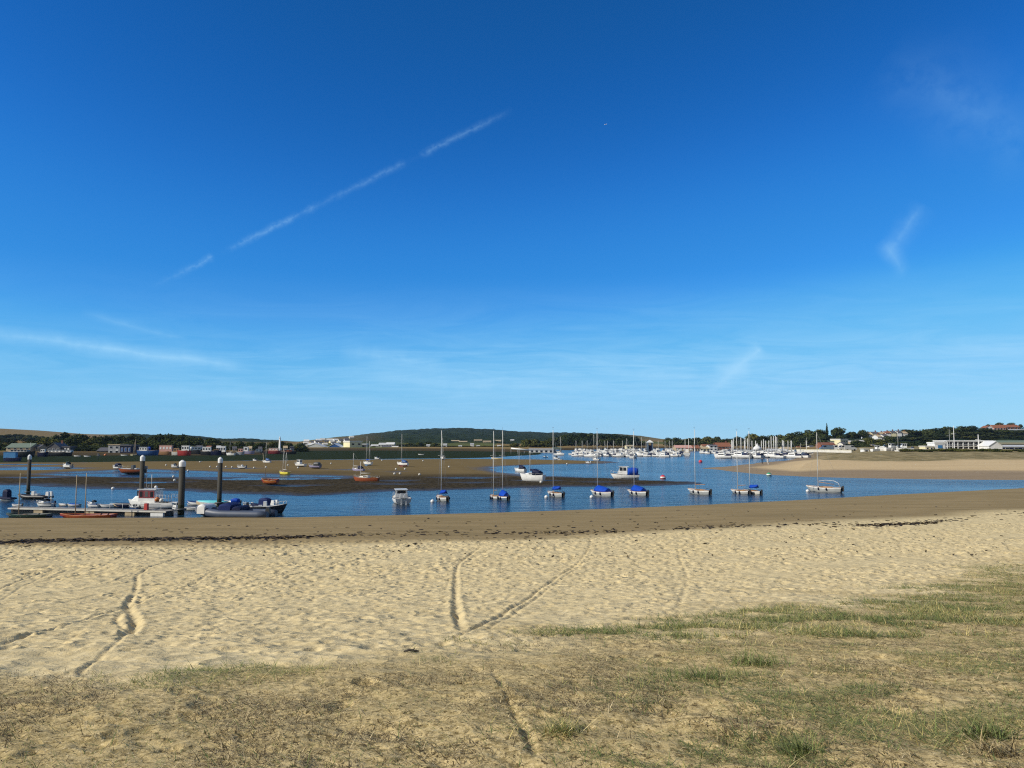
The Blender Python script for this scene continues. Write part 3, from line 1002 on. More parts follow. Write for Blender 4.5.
def coaming(H, s0, s1, inset=.68, h=.10, r=.022):
    pts = []
    for k in range(9):
        s = s0 + (s1 - s0) * k / 8; x, b, z = sheer(H, s); pts.append((x, b * inset, z + h * .5))
    for k in range(8, -1, -1):
        s = s0 + (s1 - s0) * k / 8; x, b, z = sheer(H, s); pts.append((x, -b * inset, z + h * .5))
    pts.append(pts[0])
    return tube(pts, [r * 1.4] * len(pts), 5)


def place(px, py, Wpx, a, ratio=.36, Lmax=None, z=0.0):
    """position, scale and heading of a boat from where its hull shows"""
    p = gp(px, py, z)
    dist_ = p.y
    L = (Wpx * dist_ / FPX) / (abs(math.sin(R(a))) + ratio * abs(math.cos(R(a))))
    return p, L, R(90 + a)


def mast_parts(root, x, z0, h, r=.055, spreader=True, stays=None, lean=(0, 0), rake=0.0, name='mast', colr='alu'):
    top = Vector((x + lean[0] * h, lean[1] * h, z0 + h))
    ms = tube([(x, 0, z0), top], [r, r * .62], 7).build(name, colr, root)
    if spreader:
        k = .62
        c = Vector((x, 0, z0)).lerp(top, k)
        tube([c + Vector((-.06, -.45, 0)), c, c + Vector((-.06, .45, 0))], .018, 4).build('spreader', colr, ms)
        wv_ = MB().tube([top, top + Vector((0, 0, .28))], .008, 4).box(top + Vector((0, 0, .30)), (.34, .02, .03))
        wv_.build('wind_vane', 'darkgrey', ms)
    if stays:
        mb = MB()
        for q, f in stays:
            mb.tube([Vector((x, 0, z0)).lerp(top, f), q], .009, 3)
        mb.build('rigging', 'grey', root)
    return ms, top


def fender(mb, p, r=.09, h=.42):
    mb.lathe([(.02, -h / 2), (r, -h / 2 + .06), (r, h / 2 - .08), (.03, h / 2)], 8, 0, p)


def keelboat(label, px, py, Wpx, a, mast_top, cover=None, seat='orange', hull='hullgrey', fend=True, hoop=False, group='racing keelboats moored in the channel', roll=0.0, boom_up=True, mast_s=.60):
    """open wooden day-racing keelboat, mast up, with or without its blue cockpit cover"""
    p, L, rz = place(px, py, Wpx, a)
    B = .34 * L; F = .128 * L
    t = thing('keelboat', label, 'sailing boat', p, rz, group, rx=roll)
    H = hull_shape(L, B, F, draft=.10 * L, transom=.42, rise=.30, rake=.13, stern_rise=.15, n=13)
    hull_mesh(H, wl=.03, transom=2).build('hull', [hull, 'bluegrey', 'black'], t)  # transom black: the shade on the stern is put into its colour
    d, w = deck_mesh(H, well=(.25, .584), inset=.62, floor=-.30)
    d.build('deck', 'offwhite', t)
    w.build('cockpit', 'teak', t)
    coaming(H, .25, .584, .62).build('coaming', 'wood', t)
    # white sheer strake
    mb = MB()
    for sd in (1, -1):
        for k in range(12):
            (xa_, ba_, za_), (xb2, bb2, zb2) = sheer(H, k / 12), sheer(H, (k + 1) / 12)
            mb.add([(xa_, sd * (ba_ + .012), za_), (xb2, sd * (bb2 + .012), zb2), (xb2, sd * (bb2 * .985 + .012), zb2 - .16), (xa_, sd * (ba_ * .985 + .012), za_ - .16)], [(0, 1, 2, 3)])
    mb.build('sheer_strake', 'white', t)
    # rubbing strake
    mb = MB()
    for sd in (1, -1):
        mb.tube([(sheer(H, k / 10)[0], sd * (sheer(H, k / 10)[1] + .01), sheer(H, k / 10)[2] - .02) for k in range(11)], .028, 5)
    mb.build('rubbing_strake', 'wood', t)
    for s_ in (.32, .45):
        x, b, z = sheer(H, s_)
        box((x, 0, z - .16), (.28, b * 1.16, .05)).build('seat', seat, t)
    xm, bm_, zm_ = sheer(H, mast_s)
    zt = at(px, mast_top, p.y).z - p.z
    x0, b0, z0_ = sheer(H, 0.02); x1, b1, z1_ = sheer(H, .97)
    xs, bs, zs_ = sheer(H, mast_s - .05)
    hgt = zt - zm_
    mast_parts(t, xm, zm_ - .05, hgt, r=.046, rake=0, stays=[((x1, 0, z1_), .86), ((x0, 0, z0_), 1.0), ((xs, bs, zs_), .80), ((xs, -bs, zs_), .80)])
    bz = zm_ + .62; bl = L * .44
    if cover != 'full':
        boom = tube([(xm - .08, 0, bz), (xm - bl, 0, bz + (.10 if boom_up else -.25))], [.04, .035], 6).build('boom', 'wood', t)
    if cover == 'boom':      # cover laid over the boom like a ridge tent over the middle of the boat
        rings = []
        for k in range(7):
            f = k / 6; x = xm - .02 - f * bl * .98
            hw = .14 + .36 * math.sin(PI * min(1, f * .9 + .08)); zz = bz + .10 * f + .05
            rings.append([Vector((x, hw, zz - .38)), Vector((x, hw * .45, zz - .05)), Vector((x, 0, zz + .05)), Vector((x, -hw * .45, zz - .05)), Vector((x, -hw, zz - .38)), Vector((x, 0, zz - .12))])
        MB().loft(rings).build('boom_cover', 'blue', t)
    if cover == 'full':      # tent from the mast over the whole cockpit to the gunwales
        rings = []
        for k in range(9):
            f = k / 8; s = mast_s + .03 - f * (mast_s - .15)
            x, b, z = sheer(H, s)
            ridge = zm_ + .72 - .30 * f ** 1.6
            if k == 0:
                ridge -= .1
            sag = .05 * math.sin(PI * f * 4)
            rings.append([Vector((x, b * 1.01, z + .01)), Vector((x, b * .80, z + (ridge - z) * .42)), Vector((x, b * .30, z + (ridge - z) * .86 + sag)), Vector((x, 0, ridge)),
                          Vector((x, -b * .30, z + (ridge - z) * .86 + sag)), Vector((x, -b * .80, z + (ridge - z) * .42)), Vector((x, -b * 1.01, z + .01)), Vector((x, 0, z - .02))])
        MB().loft(rings).build('cockpit_cover', 'blue', t)
    if fend:
        for s_ in (.36, .58):
            x, b, z = sheer(H, s_)
            for sd in (1, -1):
                mb = MB(); fender(mb, (x, sd * (b + .05), z - .22), .10, .36)
                mb.build('fender', 'navy', t)
    if hoop:
        xa, ba, za = sheer(H, .12)
        pts = [(xm - bl * .25 - k * .0, 0, bz) for k in range(0)]
        pts = [(xm - .1, 0, bz + .12), (xm - bl * .5, .03, bz + .28), (xm - bl * 1.0, 0, bz + .22), (xa - .1, 0, za + .55), (xa - .35, 0, za)]
        tube(pts, .035, 6).build('boom_hoop', 'lightgrey', t)
    # rudder head and tiller
    xr, br, zr_ = sheer(H, .0)
    MB().box((xr - .10, 0, zr_ - .20), (.30, .05, .75)).tube([(xr - .05, 0, zr_ + .10), (xr + .9, 0, zr_ + .24)], .022, 5).build('rudder', 'black', t)
    return t


def yacht(label, px, py, Wpx, a, mast_top=None, hull='white', bottom='darkgrey', boom_cover=None, canopy=None, z=0.0, roll=0.0, mast_s=.58, masts=None, group=None, keel=True, cabin='white', ratio=.36, kind='sailing boat', fscale=1.0, lean=0.0):
    """cabin sailing boat, aground or afloat"""
    p, L, rz = place(px, py, Wpx, a, ratio, z=z)
    B = .36 * L; F = .14 * L * fscale
    t = thing('yacht', label, kind, p, rz, group, rx=roll)
    sit = .10 * L if keel and z > -.5 and roll == 0 and keel != 'afloat' else 0.0
    if sit:
        t.location.z += sit
    H = hull_shape(L, B, F, draft=.10 * L, transom=.62, rise=.32, n=12, rake=.10)
    hull_mesh(H, wl=.04).build('hull', [hull, bottom], t)
    d, w = deck_mesh(H, well=(.0909, .3637), inset=.66, floor=-.35)
    d.build('deck', 'offwhite', t); w.build('cockpit', 'teak', t)
    if sit:
        for sd in (1, -1):
            box((-.02 * L, sd * .13 * L, -.10 * L), (.30 * L, .03 * L, .10 * L), taper=.9).build('bilge_keel', bottom, t)
    x0, b0, z0 = sheer(H, .38); x1, b1, z1 = sheer(H, .74)
    rings = []
    for k in range(6):
        f = k / 5; s = .38 + .38 * f; x, b, zz = sheer(H, s); hw = b * .62 * (1 - .25 * f); hh = .085 * L * (1 - .75 * f ** 1.8)
        rings.append([Vector((x, hw, zz - .04)), Vector((x, hw * .88, zz + hh * .8)), Vector((x, hw * .5, zz + hh)), Vector((x, -hw * .5, zz + hh)), Vector((x, -hw * .88, zz + hh * .8)), Vector((x, -hw, zz - .04))])
    cb = MB().loft(rings).build('cabin', cabin, t)
    for sd in (1, -1):
        xa, ba, za = sheer(H, .44); xb_, bb, zb_ = sheer(H, .58)
        hw0 = ba * .62 * .955; hw1 = bb * .62 * .87
        w_ = MB(); zq = za + .045 * L
        w_.add([(xa, sd * (hw0 + .005), zq - .018 * L), (xb_, sd * (hw1 + .012), zq - .018 * L), (xb_, sd * (hw1 + .004), zq + .016 * L), (xa, sd * (hw0 - .006), zq + .016 * L)], [(0, 1, 2, 3)])
        w_.build('window', 'glass', cb)
    xm, bm_, zm_ = sheer(H, mast_s)
    if masts is None and mast_top is not None:
        masts = [(mast_s, mast_top)]
    xf, bf, zf = sheer(H, .98); xa, ba, za = sheer(H, .0)
    for (ms, mt) in (masts or []):
        xm, bm_, zm_ = sheer(H, ms)
        hgt = at(px, mt, p.y).z - t.location.z - zm_
        mast_parts(t, xm, zm_ + .03 * L, hgt - .03 * L, r=max(.045, .0075 * L), lean=(lean, 0),
                   stays=[((xf, 0, zf), .97), ((xa, 0, za), 1.0), ((xm - .1, bm_, zm_), .7), ((xm - .1, -bm_, zm_), .7)])
        bz = zm_ + .15 * L; bl = L * .40
        if (ms, mt) == (masts or [0])[0]:
            tube([(xm - .05, 0, bz), (xm - bl, 0, bz)], .045, 6).build('boom', 'alu', t)
            if boom_cover:
                rings = [[Vector((xm - .05 - bl * f, .13 * (1.1 - f) * math.cos(q), bz + .09 + .16 * (1.15 - f) * math.sin(q))) for q in [2 * PI * k / 8 for k in range(8)]] for f in (0, .3, .7, 1)]
                MB().loft(rings).build('boom_cover', boom_cover, t)
    if canopy:
        x0, b0, z0 = sheer(H, .12); x1, b1, z1 = sheer(H, .42)
        rings = []
        for k in range(5):
            f = k / 4; x = x0 + (x1 - x0) * f; b = (b0 + (b1 - b0) * f) * .80; hh = .20 * L * (1 - .45 * (1 - f) ** 2)
            rings.append([Vector((x, b, z0 + .02)), Vector((x, b * .95, z0 + hh * .75)), Vector((x, b * .5, z0 + hh)), Vector((x, -b * .5, z0 + hh)), Vector((x, -b * .95, z0 + hh * .75)), Vector((x, -b, z0 + .02))])
        MB().loft(rings).build('cockpit_canopy', canopy, t)
    # guard rails
    mb = MB()
    for sd in (1, -1):
        prev = None
        for s_ in (.02, .25, .5, .75, .97):
            x, b, zz = sheer(H, s_); q = Vector((x, sd * b * .96, zz + .055 * L)); mb.tube([(x, sd * b * .96, zz - .02), q], .012, 4)
            if prev is not None:
                mb.tube([prev, q], .009, 3)
            prev = q
    mb.build('guard_rail', 'alu', t)
    return t


def outboard(t, H, k=1.0, colr='black', y=0.0):
    x, b, z = sheer(H, 0)
    o = MB().box((x - .16 * k, y, z + .28 * k), (.34 * k, .30 * k, .42 * k), taper=.72).box((x - .20 * k, y, z - .20 * k), (.14 * k, .10 * k, .75 * k)).box((x - .22 * k, y, z - .56 * k), (.34 * k, .12 * k, .10 * k)).build('outboard_motor', colr, t)
    return o


def motor(label, px, py, Wpx, a, hull='white', bottom='darkgrey', cab='cuddy', canopy=None, engines=1, ecol='black', z=0.0, roll=0.0, ratio=.38, group=None, fscale=1.0, stripe=None, cabcol='white', aground=False, rails=True, kind='motor boat', cabh=.27):
    """small motor boat; cab = 'cuddy', 'wheelhouse' or None (open with a console)"""
    p, L, rz = place(px, py, Wpx, a, ratio, z=z)
    B = .38 * L; F = .15 * L * fscale
    t = thing('motor_boat', label, kind, p, rz, group, rx=roll)
    if aground:
        t.location.z += .06 * L
    H = hull_shape(L, B, F, draft=.07 * L, transom=.86, rise=.36, n=12, rake=.14, stern_rise=0)
    hull_mesh(H, wl=.03).build('hull', [hull, bottom], t)
    w0, w1 = .0909, .4546
    d, w = deck_mesh(H, well=(w0, w1), inset=.80, floor=-.10 * L)
    d.build('deck', 'offwhite', t); w.build('cockpit', 'lightgrey', t)
    mb = MB()
    for sd in (1, -1):
        mb.tube([(sheer(H, k / 10)[0], sd * (sheer(H, k / 10)[1] + .01), sheer(H, k / 10)[2] - .03) for k in range(11)], .035, 5)
    mb.build('rubbing_strake', stripe or 'darkgrey', t)
    if cab == 'cuddy':
        rings = []
        for k in range(6):
            f = k / 5; s = .45 + .36 * f; x, b, zz = sheer(H, s); hw = b * .72 * (1 - .18 * f); hh = .11 * L * (1 - .7 * f ** 1.5)
            rings.append([Vector((x, hw, zz - .04)), Vector((x, hw * .9, zz + hh * .85)), Vector((x, hw * .45, zz + hh)), Vector((x, -hw * .45, zz + hh)), Vector((x, -hw * .9, zz + hh * .85)), Vector((x, -hw, zz - .04))])
        MB().loft(rings).build('cabin', cabcol, t)
        x, b, zz = sheer(H, .45)
        ws = MB(); hw = b * .72
        ws.add([(x + .10 * L, hw * .85, zz + .095 * L), (x + .10 * L, -hw * .85, zz + .095 * L), (x + .01 * L, -hw * .80, zz + .21 * L), (x + .01 * L, hw * .80, zz + .21 * L)], [(0, 1, 2, 3)])
        for sd in (1, -1):
            ws.add([(x + .10 * L, sd * hw * .86, zz + .095 * L), (x + .01 * L, sd * hw * .81, zz + .21 * L), (x - .10 * L, sd * hw * .90, zz + .18 * L), (x - .12 * L, sd * hw * .95, zz + .07 * L)], [(0, 1, 2, 3)])
        ws.build('windscreen', 'glass', t)
        tube([(x + .005 * L, hw * .82, zz + .215 * L), (x + .005 * L, -hw * .82, zz + .215 * L)], .02, 5).build('windscreen_frame', 'alu', t)
    elif cab == 'wheelhouse':
        x0, b0, z0 = sheer(H, .42); x1, b1, z1 = sheer(H, .72); hw = b1 * .86; hh = cabh * L
        c = MB(); c.loft([[Vector((x0, hw, z0 - .05)), Vector((x0, -hw, z0 - .05)), Vector((x1 + .03 * L, -hw * .85, z1 - .05)), Vector((x1 + .03 * L, hw * .85, z1 - .05))],
                          [Vector((x0, hw * .93, z0 + hh)), Vector((x0, -hw * .93, z0 + hh)), Vector((x1 - .05 * L, -hw * .80, z0 + hh)), Vector((x1 - .05 * L, hw * .80, z0 + hh))]], smooth=False)
        c.box(((x0 + x1) / 2 - .03 * L, 0, z0 + hh + .02), (x1 - x0 + .04 * L, hw * 2.0, .05))
        cb = c.build('wheelhouse', cabcol, t)
        for sd in (1, -1):
            for f0, f1 in ((.10, .45), (.52, .86)):
                w_ = MB(); xa = x0 + (x1 - x0) * f0; xb_ = x0 + (x1 - x0) * f1; k0 = hw * .965 - (hw * .13) * f0 * .9; k1 = hw * .965 - (hw * .13) * f1 * .9
                w_.add([(xa, sd * (k0 + .02), z0 + hh * .48), (xb_, sd * (k1 + .02), z0 + hh * .48), (xb_, sd * (k1), z0 + hh * .88), (xa, sd * k0, z0 + hh * .88)], [(0, 1, 2, 3)])
                w_.build('window', 'glass', cb)
        xf0 = x1 + .03 * L - .08 * L * .5; xf1 = x1 + .03 * L - .08 * L * .9
        MB().add([(xf0 + .015, hw * .72, z0 + hh * .5), (xf0 + .015, -hw * .72, z0 + hh * .5), (xf1 + .015, -hw * .70, z0 + hh * .9), (xf1 + .015, hw * .70, z0 + hh * .9)], [(0, 1, 2, 3)]).build('windscreen', 'glass', cb)
        MB().add([(x0 - .012, hw * .70, z0 + hh * .5), (x0 - .012, -hw * .70, z0 + hh * .5), (x0 - .012, -hw * .68, z0 + hh * .88), (x0 - .012, hw * .68, z0 + hh * .88)], [(0, 1, 2, 3)]).build('window', 'glass', cb)
    elif cab == 'console':
        x, b, zz = sheer(H, .42)
        MB().box((x, 0, zz + .02 * L), (.10 * L, .16 * L, .22 * L), taper=.8).build('console', cabcol, t)
        box((x - .13 * L, 0, zz - .03 * L), (.08 * L, .16 * L, .12 * L)).build('seat', 'lightgrey', t)
    if canopy:
        sa, sb = (.08, .50) if cab != 'wheelhouse' else (.05, .40)
        x0, b0, z0 = sheer(H, sa); x1, b1, z1 = sheer(H, sb)
        rings = []
        for k in range(6):
            f = k / 5; x = x0 + (x1 - x0) * f; b = (b0 + (b1 - b0) * f) * .88; hh = .24 * L * (.62 + .38 * math.sin(PI * (.2 + .6 * f)))
            rings.append([Vector((x, b, z0 + .01)), Vector((x, b * .96, z0 + hh * .7)), Vector((x, b * .6, z0 + hh)), Vector((x, -b * .6, z0 + hh)), Vector((x, -b * .96, z0 + hh * .7)), Vector((x, -b, z0 + .01))])
        MB().loft(rings).build('canopy', canopy, t)
    for k in range(engines):
        outboard(t, H, .17 * L / .9 + .15, ecol, y=(k - (engines - 1) / 2) * .5)
    if rails:
        mb = MB(); prev = {}
        for s_ in (.58, .75, .90, .985):
            for sd in (1, -1):
                x, b, zz = sheer(H, s_); q = Vector((x, sd * b * .9, zz + .075 * L)); mb.tube([(x, sd * b * .9, zz - .02), q], .012, 4)
                if sd in prev:
                    mb.tube([prev[sd], q], .012, 4)
                prev[sd] = q
        mb.tube([prev[1], prev[-1]], .012, 4); mb.build('bow_rail', 'alu', t)
    return t


def dinghy(label, px, py, Wpx, a, hull='wood', inner='tan', z=0.0, roll=0.0, mast=None, ratio=.36, group=None, engine=None, cover=None, F=.12, kind='rowing boat', bottom=None, gun='wood', oars=False, stack=None):
    """open boat with thwarts; mast = list of (station, top pixel, lean)"""
    p, L, rz = place(px, py, Wpx, a, ratio, z=z)
    B = .37 * L
    t = thing('dinghy', label, kind, p, rz, group, rx=roll)
    if z > 0:
        t.location.z += .05 * L
    H = hull_shape(L, B, F * L, draft=.06 * L, transom=.66, rise=.40, n=12, rake=.08, stern_rise=.2)
    hull_mesh(H, wl=.0).build('hull', [hull, bottom or hull], t)
    _, w = deck_mesh(H, well=(0, 1), inset=.97, floor=-F * L * .72, drop=.0)
    w.build('inside', inner, t)
    mb = MB()
    for sd in (1, -1):
        mb.tube([(sheer(H, k / 10)[0], sd * sheer(H, k / 10)[1], sheer(H, k / 10)[2]) for k in range(11)], .03, 5)
    mb.build('gunwale', gun, t)
    for s_ in (.16, .42, .66):
        x, b, zz = sheer(H, s_)
        box((x, 0, zz - .10), (.055 * L, b * 1.85, .04)).build('thwart', 'wood', t)
    if engine:
        outboard(t, H, .17 * L / .9 + .12, engine)
    for (ms, mt, lean) in (mast or []):
        x, b, zz = sheer(H, ms)
        hgt = at(px, mt, p.y).z - t.location.z - zz
        tube([(x, 0, zz - .25), (x + lean * hgt * .0, 0, zz + hgt)], [.05, .03], 7).build('mast', 'tan', t)
    if cover:
        rings = []
        for k in range(8):
            f = k / 7; x, b, zz = sheer(H, .03 + .92 * f); hh = .05 * L * (.5 + math.sin(PI * f))
            rings.append([Vector((x, b * 1.02, zz - .02)), Vector((x, b * .5, zz + hh * .8)), Vector((x, 0, zz + hh)), Vector((x, -b * .5, zz + hh * .8)), Vector((x, -b * 1.02, zz - .02)), Vector((x, 0, zz - .05))])
        MB().loft(rings).build('cover', cover, t)
    return t


def rib(label, px, py, Wpx, a, tube_col='bluegrey', canopies=(), engines=1, ecol='white', console=True, ratio=.40, cover=None, group=None):
    """rigid inflatable: two side tubes meeting at the bow, console, optional canvas"""
    p, L, rz = place(px, py, Wpx, a, ratio)
    B = .36 * L; r = .055 * L
    t = thing('inflatable_boat', label, 'inflatable boat', p, rz, group)
    pts = []
    for k in range(21):
        q = -1 + 2 * k / 20; s = 1 - abs(q)
        xx = -L / 2 + L * min(1, s * 1.0) ** .9 if abs(q) > .0 else L / 2
        yy = math.copysign(B / 2 - r, q) * (1 - max(0, (s - .55) / .45) ** 2.2) if q != 0 else 0
        pts.append((xx - r, yy, .26 + .05 * L * max(0, (s - .5) / .5) ** 2))
    tube(pts, [r * .8] + [r] * 19 + [r * .8], 10).build('tube', tube_col, t)
    H = hull_shape(L * .94, B * .72, .20, draft=.05 * L, transom=.9, rise=.5, n=10, rake=.14, stern_rise=0)
    hull_mesh(H, wl=-9).build('hull', ['lightgrey', 'lightgrey'], t)
    d, _ = deck_mesh(H, drop=.06); d.build('deck', 'grey', t)
    if console:
        box((-.02 * L, 0, .55), (.10 * L, .13 * L, .75), taper=.8).build('console', 'white', t)
        box((-.14 * L, 0, .42), (.09 * L, .13 * L, .45)).build('seat', 'lightgrey', t)
    for (f0, f1, hh, colr) in canopies:
        x0 = -L / 2 + L * f0; x1 = -L / 2 + L * f1; b = B * .40; rings = []
        for k in range(6):
            f = k / 5; x = x0 + (x1 - x0) * f; h2 = hh * (.70 + .30 * math.sin(PI * (.15 + .7 * f)))
            rings.append([Vector((x, b, .30)), Vector((x, b * .97, .30 + h2 * .80)), Vector((x, b * .78, .30 + h2)), Vector((x, -b * .78, .30 + h2)), Vector((x, -b * .97, .30 + h2 * .80)), Vector((x, -b, .30))])
        MB().loft(rings, smooth=False).build('canopy', colr, t)
    x, b, z_ = sheer(H, 0)
    for k in range(engines):
        yy = (k - (engines - 1) / 2) * .55
        MB().box((x - .22, yy, z_ + .42), (.42, .36, .55), taper=.75).box((x - .26, yy, z_ - .12), (.16, .12, .8)).build('outboard_motor', ecol, t)
    return t


def buoy(label, px, py, r, colr, group=None, z=0.0, top=None, kind='buoy', band=None):
    p = gp(px, py, z)
    t = thing('buoy', label, kind, p, 0, group)
    MB().lathe([(.05, -r * .5), (r * .8, -r * .3), (r, r * .25), (r * .85, r * .8), (r * .35, r * 1.15), (.03, r * 1.25)], 12).build('float', colr, t)
    if band:
        MB().lathe([(r * 1.03, r * .15), (r * 1.0, r * .62), (r * .93, r * .64), (r * .95, r * .14)], 12).build('band', band, t)
    MB().tube([(0, 0, r * 1.2), (0, 0, r * 1.6)], .05 * r, 5).build('ring', 'grey', t)
    return t
# ------------------------------------------------------------------ the moored keelboats (nearest row, left to right)
keelboat('white keelboat with a dark blue boom cover, left end of the moored row', 442.5, 500.5, 22.5, 27, 430, cover='boom', mast_s=.62)
keelboat('bare masted keelboat rafted against the one with the bright blue cover', 494.5, 498.5, 15, 24, 430.5, cover=None, seat='teak', mast_s=.62)
keelboat('keelboat with a small bright blue tent, rafted on the right of a bare one', 503.5, 499.5, 19, 22, 430, cover='full', hull='bluegrey', mast_s=.60)
keelboat('keelboat with a flat blue boom cover over an orange cockpit', 555.5, 496.3, 23, 30, 429.5, cover='boom', seat='orange', mast_s=.64)
keelboat('keelboat under a long bright blue cover reaching from mast to stern', 601.5, 495.8, 28.5, 34, 430.5, cover='full', mast_s=.68)
keelboat('keelboat with a short blue cover sloping steeply down to its stern', 637.5, 495, 25, 31, 431, cover='full', mast_s=.66)
keelboat('uncovered keelboat with orange seats, alone where the mud bar ends', 699, 494, 25.5, 31, 429, cover=None, seat='orange', mast_s=.66)
keelboat('uncovered white keelboat, left hand one of the pair near the spit', 740, 493.6, 19.5, 29, 431, cover=None, seat='teak', mast_s=.62)
keelboat('keelboat with a blue boom cover, right hand one of the pair near the spit', 752, 493.8, 19, 27, 430.5, cover='boom', hull='offwhite', mast_s=.60)
keelboat('grey hulled keelboat with a curved hoop over its stern, right end of the moored row', 824, 491.8, 34.5, 44, 432, cover=None, seat='teak', hoop=True, hull='hullgrey', mast_s=.66, boom_up=False)
for (bx, by, lab) in ((432.5, 502.0, 'white mooring buoy at the bow of the leftmost keelboat'), (546.3, 497.6, 'white mooring buoy under the bow of the keelboat with orange cockpit'), (591.6, 497.6, 'white mooring buoy beside the keelboat with the long blue cover'), (807.6, 491.5, 'white mooring buoy at the bow of the grey hulled keelboat')):
    buoy(lab, bx, by, .24, 'white', 'white mooring buoys')

# white cruiser end-on in the channel
motor('white cabin cruiser seen end on in the channel with a row of dark windows', 401, 502.5, 31, 14, hull='white', cab='wheelhouse', engines=2, ecol='lightgrey', ratio=.44, fscale=.8, cabh=.155)

# ------------------------------------------------------------------ boats lying on the mud
def mz(px, py):
    return mud_z(px, py)


motor('white motor boat aground with its bow tipped up, leftmost on the mud', 67, 468.5, 16, 62, cab='cuddy', engines=1, z=mz(67, 468.5), aground=True, roll=.12)
motor('white cabin boat with a navy canopy lying at the pool edge', 116.5, 469.3, 14, 58, cab='cuddy', canopy='navy', engines=1, z=mz(116, 469), aground=True)
motor('low orange red workboat with a black outboard on the wet mud', 131, 474.2, 30, 82, hull='rust', cab='console', cabcol='darkgrey', engines=2, z=mz(131, 474), aground=True, fscale=.8, ratio=.34)
motor('little pale blue cabin boat aground behind the tall mooring pile', 174.5, 468.2, 12, 60, hull='lightgrey', cab='cuddy', engines=1, ecol='black', z=mz(174, 468), aground=True)
motor('small white open boat with two seats on the brown mud', 241.5, 468.7, 12.5, 66, cab='console', engines=1, z=mz(241, 468.7), aground=True, roll=-.1)
dinghy('varnished orange wooden boat heeled over beside the pool', 270, 484.2, 21, 68, hull='orange', bottom='rust', inner='maroon', z=mz(270, 484), mast=[(.70, 452, 0)], roll=-.22, F=.17, kind='sailing boat')
yacht('yellow hulled two masted boat aground with its stern in shadow', 284, 474.3, 16, 52, hull='yellow', bottom='black', masts=[(.66, 450.5), (.40, 452.5)], z=mz(284, 474), cabin='wood', keel=False, roll=.06)
yacht('small white sailing boat with a blue cover floating in the dark green shallows', 266.5, 462.6, 12, 60, 442.5, hull='white', boom_cover='midblue', canopy='midblue', z=mz(266, 462.6), keel='afloat')
motor('tiny white and black speedboat left of the blue covered sailing boat', 255, 461.0, 8, 52, cab='cuddy', engines=1, z=mz(255, 461))
motor('white cruiser with a raised cabin on brown mud, right of the yellow boat', 300, 466.8, 15, 64, cab='wheelhouse', engines=0, z=mz(300, 466.8), aground=True, ratio=.36)
motor('grey workboat with dark gear on deck beside the white cruiser', 314.5, 468.4, 15, 70, hull='purple', bottom='black', cab='console', cabcol='black', canopy='darkgrey', engines=1, z=mz(314, 468), aground=True)
yacht('lilac white sailing boat with a dark cover and a thin mast', 358, 471.0, 16, 60, 453, hull='purple', bottom='black', canopy='navy', z=mz(358, 471), keel=False, mast_s=.9)
yacht('white two masted yacht on pale blue bilge keels behind the red boat', 367.5, 465.6, 13.5, 48, hull='white', bottom='skyblue', masts=[(.60, 436), (.30, 441)], z=mz(367, 465.6), boom_cover='blue')
yacht('white yacht with a blue boom cover upright on open mud', 402.5, 466.5, 15, 58, 434, hull='white', bottom='maroon', boom_cover='midblue', canopy='midblue', z=mz(402, 466.5))
yacht('red sailing boat with a cream deck lying along the pool edge', 366, 481.5, 28, 78, 461.5, hull='rust', bottom='maroon', z=mz(366, 481.5), keel=False, cabin='offwhite', mast_s=.72, ratio=.30)
yacht('small white yacht standing at the far edge of the mud, bow straight on', 442.8, 459.8, 7.5, 20, 438, hull='white', z=mz(443, 459.8))
motor('white dinghy sized boat drawn up behind the two masted yacht', 377, 459.0, 8, 55, cab='cuddy', engines=1, z=mz(377, 459))
motor('small white boat floating off the far shore near the pale house', 421, 455.0, 6.5, 78, cab=None, engines=1, rails=False)
dinghy('cream open boat drawn up at the far edge of the mud', 497, 459.3, 12, 80, hull='cream', z=mz(497, 459), inner='offwhite')
yacht('large white hulled yacht with navy covers aground beside the lagoon', 532, 480.0, 29.5, 56, 449, hull='white', bottom='white', canopy='navy', boom_cover='navy', z=mz(532, 480), keel=False, fscale=1.25, cabin='white')
yacht('white bowed boat with navy covers behind the larger navy covered yacht', 520, 471.5, 16, 38, 447, hull='white', bottom='lightgrey', canopy='navy', boom_cover='navy', z=mz(520, 471), keel=False)
motor('white launch with a bright blue canopy at the tip of the mud bar', 625, 478.6, 30, 80, hull='white', bottom='black', cab='wheelhouse', canopy='blue', engines=0, z=.05, ratio=.30, fscale=.95, stripe='navy')
for k, (bx, by, Wp, aa, lab) in enumerate((
        (556, 459.0, 8, 40, 'white motor boat at the lagoon mouth with a tall windscreen'), (560, 460.3, 6, 60, 'small white tender behind the lagoon bank'),
        (588, 463.4, 7, 30, 'black and white striped dinghy on the tip of the lagoon bank'), (596, 460.2, 9, 50, 'white cabin boat with a dark bow off the lagoon bank'),
        (545, 457.6, 6, 65, 'pale blue boat afloat near the long white shed'))):
    motor(lab, bx, by, Wp, aa, hull='white' if k != 4 else 'skyblue', bottom='black', cab=('cuddy', None, 'console', 'wheelhouse', 'cuddy')[k], engines=1, ecol='black' if k % 2 else 'white')

